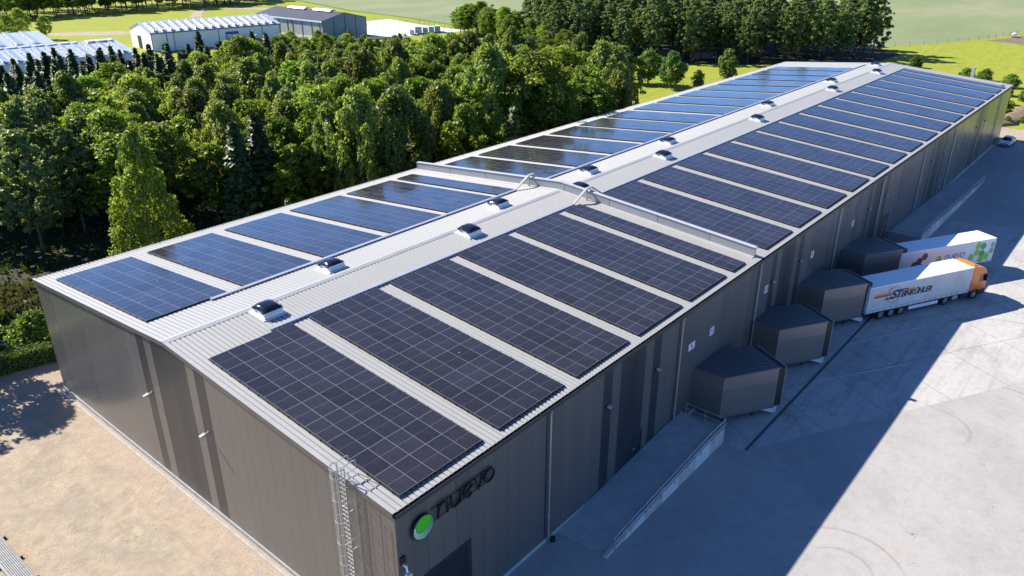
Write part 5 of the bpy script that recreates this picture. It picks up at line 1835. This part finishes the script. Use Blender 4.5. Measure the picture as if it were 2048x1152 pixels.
wood = [(-16, 78), (2, 77), (12, 74), (22, 72), (27, 70), (35, 62), (46, 53), (56, 50.6), (70, 51.8), (98, 52), (109, 56), (114, 67), (118, 82), (126, 103), (127, 118), (112, 129), (90, 134), (68, 134), (52, 136), (34, 128), (14, 124), (-6, 120)]
rw = random.Random(21)
for (x, y) in scatter(wood, 6.0, .33, 5):
    if not in_view(x, y, 3, 13):
        continue
    u = rw.random()
    back = y > 92
    if back:
        key = 'birch%d' % rw.randrange(3) if u < .55 else ('broad%d' % rw.randrange(4) if u < .93 else 'lime')
    elif x < 24 and y < 90:
        key = 'alder%d' % rw.randrange(3) if u < .8 else 'broad2'  # darker leaf kind stands in for shade on the trees at this edge
    elif u < .60:
        key = 'broad%d' % rw.randrange(4)
    elif u < .955:
        key = 'birch%d' % rw.randrange(3)
    elif u < .98:
        key = 'silver'
    else:
        key = 'spruce0'
    s = rw.uniform(.86, 1.2) * (1.08 if x > 60 and y < 75 else 1)
    if y > 108 and x > 80:
        s *= .84
    elif y > 102 and x < 62:
        s *= .76
    lab = grp = None
    if x > 40 and y < 62:
        s *= 1.08
    if key[:5] == 'alder':
        lab, grp, s = 'tall shaded tree at the left edge of the dense wood', 'shaded trees at the left edge of the wood', s * .80
    if key == 'spruce0':
        lab, grp, s = 'dark pointed spruce among the broadleaf trees of the dense wood', 'spruces inside the dense wood', s * 1.2
    plant(key, x, y, s, label=lab, group=grp)
# younger growth between the wood and the far concrete yard
young = [(113, 130), (130, 108), (140, 108), (150, 128), (160, 150), (158, 172), (146, 184), (128, 186), (108, 150)]
for (x, y) in scatter(young, 7.2, .35, 9):
    u = rw.random()
    plant('birch%d' % rw.randrange(3) if u < .5 else ('broad%d' % rw.randrange(4)), x, y, rw.uniform(.30, .48), label='low young tree between the dense wood and the far concrete yard', group='young growth before the far yard')
# spruce plantation at the back left
plan = [(18, 128), (34, 131), (52, 139), (70, 138), (92, 140), (104, 152), (100, 166), (80, 172), (62, 176), (40, 176), (22, 160)]
for (x, y) in scatter(plan, 4.6, .28, 3):
    if in_view(x, y, 0, 9, 20):
        plant('spruce%d' % rw.randrange(2), x, y, rw.uniform(.95, 1.3))
for (x, y) in scatter([(106, 156), (140, 150), (140, 183), (122, 194), (108, 186)], 7.5, .3, 4):
    plant('broad%d' % rw.randrange(4), x, y, rw.uniform(.45, .65), label='low bright tree in front of the long white hall', group='trees in front of the long white hall')
# the dark spruce block by the far field
for (x, y) in scatter([(186, 150), (200, 152), (210, 182), (205, 192), (196, 186)], 4.2, .3, 6):
    plant(('broad0', 'broad1', 'alder0', 'alder2')[rw.randrange(4)], x, y, None, label='dark tree in the hedge block beside the pale crop field', group='hedge block by the crop field')
# tall wood behind the meadow
tall = [(172, 122), (180, 107), (190, 93), (201, 77), (214, 62), (229, 50), (243, 49), (256, 60), (262, 82), (250, 108), (232, 136), (214, 165), (196, 152)]
for (x, y) in scatter(tall, 7.2, .3, 8):
    plant('alder%d' % rw.randrange(3), x, y, rw.uniform(.85, 1.12))
for (x, y, s, k) in ((172, 118, .75, 'broad0'), (168, 126, .7, 'silver'), (163, 118, .6, 'broad1'), (160, 128, .66, 'broad2'), (170, 134, .7, 'broad3'), (178, 130, .8, 'broad0'), (183, 140, .8, 'broad2'), (176, 146, .7, 'lime')):
    plant(k, x, y, s, label='round tree at the corner between the dense wood and the tall dark wood', group='trees at the corner of the tall wood')
# far wood along the top left
for (x, y) in scatter([(60, 372), (108, 362), (150, 364), (200, 364), (212, 362), (248, 374), (262, 396), (150, 410), (60, 410)], 8.0, .3, 2):
    if in_view(x, y, 0, 16, 30):
        plant('broad%d' % rw.randrange(4) if y < 380 else 'alder%d' % rw.randrange(3), x, y, rw.uniform(1.15, 1.45) if y < 380 else rw.uniform(.8, 1), label='tree of the far wood at the upper left edge', group='trees of the far wood')
for (x, y, s) in ((82, 285, .7), (88, 290, .8), (94, 286, .6)):
    plant('broad1', x, y, s, label='rounded tree behind the farther blue roofed hall', group='trees behind the farther blue roofed hall')
# chestnuts and young trees on the meadow
plant('chest0', 151.2, 84.6, 1.0, label='leftmost of the three round chestnut trees on the meadow')
plant('chest1', 154.2, 78.8, .93, label='middle one of the three round chestnut trees on the meadow')
plant('chest0', 152.1, 71.2, .92, rot=2.2, label='rightmost of the three round chestnut trees on the meadow', sz=1.05)
plant('sapling', 156.9, 66.6, 1.0, label='smallest young tree on the meadow, right of the chestnuts')
plant('sapling', 172.0, 66.4, 1.75, label='larger young tree on the meadow just above the far eave')
plant('broad3', 145.5, 90.5, .72, label='slim tree left of the chestnuts at the edge of the dense wood')
# small spruces and shrubs right behind the left eave
for (x, y, s) in ((31.2, 53.5, 1.0), (35.8, 53.0, .62), (39.5, 52.6, .60), (43.0, 52.5, .86)):
    plant('youngspruce', x, y, s, z=.0)
plant('youngspruce', 66.3, 48.6, 1.95, label='large olive spruce in front of the wood beside the left eave', group='lone spruces by the left eave')
plant('spruce0', 36.0, 66.0, 1.5, label='tall dark spruce behind the cone shaped tree', group='lone spruces by the left eave')
for (x, y, s) in ((49, 49.5, 1.5), (53, 48.5, 1.7), (57, 49, 1.5), (61, 48.2, 1.3), (72, 48.5, 1.4), (110, 50.5, 1.6), (104, 48.5, 1.3), (85, 48, 1.2), (92, 48, 1.3)):
    plant('bush', x, y, s * 1.25, label='sunlit green shrub pressed against the left eave', group='shrubs along the left eave')
# bush at the left corner, trees outside the frame that shade the gravel
plant('bush', 1.6, 50.9, 1.35, label='bright leafy bush above the clipped hedge at the left corner')
plant('bush', -1.5, 53.6, 1.0, label='darker loose bush left of the bright leafy bush')
plant('broad1', -6.6, 53.0, 1.0, label='broadleaf tree just outside the left frame edge shading the gravel')
plant('broad0', -11.5, 52.6, .80, label='second broadleaf tree outside the left frame edge shading the gravel')
# bushes at the far right end of the warehouse
for k, (x, y, s) in enumerate(((168, 7.5, 1.5), (174, 5, 1.7), (176, 11, 1.6), (183, 7, 1.6), (187, 13, 1.8), (195, 8, 1.6), (200, 15, 1.8), (207, 9, 1.7), (190, 3, 1.5), (214, 16, 1.6), (159, 3.4, .7), (162, 1.6, .8), (165, -.6, .7))):
    plant('bush', x, y, s * .72, label='green bush on the bank beyond the far corner of the warehouse', group='bushes beyond the far corner')
plant('bush', 225, 35.5, 1.2, label='single bush on the bright meadow above the far gable')
plant('bush', 209, 19.5, 1.3, label='bush on the bright meadow beside the pale posts')
o = plant('bush', 188.5, 114.5, .8, label='pink flowering bush before the small pale shed')
for c in o.children:
    if c.name.startswith('crown'):
        c.data = c.data.copy(); c.data.materials[0] = leaf_mat("blossom_pink", (0.25, 0.03, 0.14), (0.42, 0.08, 0.26), .2)
t = thing('pale_post', 'pale standing posts above the far gable', 'posts', (206.5, 17.6, 0))
m = MB()
for d in (-.55, .55):
    m.box(d - .3, d + .3, -.3, .3, 0, 4.2)
m.build('post', CONC, t)
# earth bank at the far right
mb = MB()
for i, (x, y, rx, ry, hh) in enumerate(((163, 2.4, 5, 2.2, .9), (170, 1.0, 6, 2.6, 1.2), (179, .5, 6, 2.4, 1.0))):
    N1, N2 = 14, 5
    vs, fs = [], []
    for j in range(N2 + 1):
        a = j / N2 * PI / 2
        for k in range(N1):
            b = 2 * PI * k / N1
            w = 1 + .18 * math.sin(3 * b + i) + R_.uniform(-.06, .06)
            vs.append((x + rx * math.cos(a) * math.cos(b) * w, y + ry * math.cos(a) * math.sin(b) * w, hh * math.sin(a) + .02))
    for j in range(N2):
        for k in range(N1):
            fs.append((j * N1 + k, j * N1 + (k + 1) % N1, (j + 1) * N1 + (k + 1) % N1, (j + 1) * N1 + k))
    mb.add(vs, fs)
o = mb.build('earth_bank', G_PLOUGH, None, smooth=True); o['kind'] = 'structure'
for k in PR:
    if k not in USED:
        for c in list(PR[k].children):
            bpy.data.objects.remove(c)
        bpy.data.objects.remove(PR[k])

# clipped hedge at the left corner
t = thing('clipped_hedge', 'dark clipped hedge curving along the gravel at the left corner', 'hedge', (0, 0, 0))
hp = [(2.9, 46.6), (.9, 47.6), (-2.5, 48.3), (-8, 49.7), (-14, 51.3)]
P, N = [], []
for a, b in zip(hp[:-1], hp[1:]):
    L_h = math.hypot(b[0] - a[0], b[1] - a[1])
    nx, ny = -(b[1] - a[1]) / L_h, (b[0] - a[0]) / L_h
    k = int(L_h * 520)
    u = NP.uniform(size=k); w = NP.uniform(-1, 1, k); hh = NP.uniform(.1, 1.55, k)
    face = NP.uniform(size=k)
    w = np.where(face < .5, np.sign(w), w); hh = np.where(face < .5, hh, 1.55 + NP.normal(size=k) * .06)
    w = w * .75 + NP.normal(size=k) * .06
    P.append(np.stack([a[0] + (b[0] - a[0]) * u + nx * w, a[1] + (b[1] - a[1]) * u + ny * w, hh], 1))
    N.append(np.stack([nx * np.sign(w) * (face < .5) + NP.normal(size=k) * .5, ny * np.sign(w) * (face < .5) + NP.normal(size=k) * .5, .5 + NP.normal(size=k) * .3], 1))
put('foliage', leaf_mesh('foliage', L_HEDGE, np.concatenate(P), np.concatenate(N), .17), t)
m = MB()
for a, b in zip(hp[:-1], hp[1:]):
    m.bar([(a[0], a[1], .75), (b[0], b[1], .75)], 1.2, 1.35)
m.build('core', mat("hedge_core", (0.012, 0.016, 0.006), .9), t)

# reeds along the ditch and tufts: ground cover
def blades(name, poly, n, hgt, wid, m, seed):
    r = np.random.default_rng(seed)
    xs = np.array([p[0] for p in poly]); ys = np.array([p[1] for p in poly])
    pts = []
    while len(pts) < n:
        x, y = r.uniform(xs.min(), xs.max()), r.uniform(ys.min(), ys.max())
        if inside(poly, x, y):
            pts.append((x, y, hgt * .5))
    P = np.array(pts)
    N = np.stack([r.normal(size=n), r.normal(size=n), r.normal(size=n) * .15], 1)
    o = put(name, leaf_mesh(name, m, P, N, hgt, 1.0, np.array([0, 0, 1.0])))
    for_v = None
    return o


rd = blades('reeds', [(-20, 60.4), (-1, 58.3), (7, 55.6), (15, 51.2), (30, 46.8), (40, 46), (40, 49), (24, 60), (4, 66), (-20, 70)], 5200, 1.3, .2, L_REED, 5)
tag(rd, 'pale reeds and rough grass along the dark ditch', 'reeds', None, 'stuff')
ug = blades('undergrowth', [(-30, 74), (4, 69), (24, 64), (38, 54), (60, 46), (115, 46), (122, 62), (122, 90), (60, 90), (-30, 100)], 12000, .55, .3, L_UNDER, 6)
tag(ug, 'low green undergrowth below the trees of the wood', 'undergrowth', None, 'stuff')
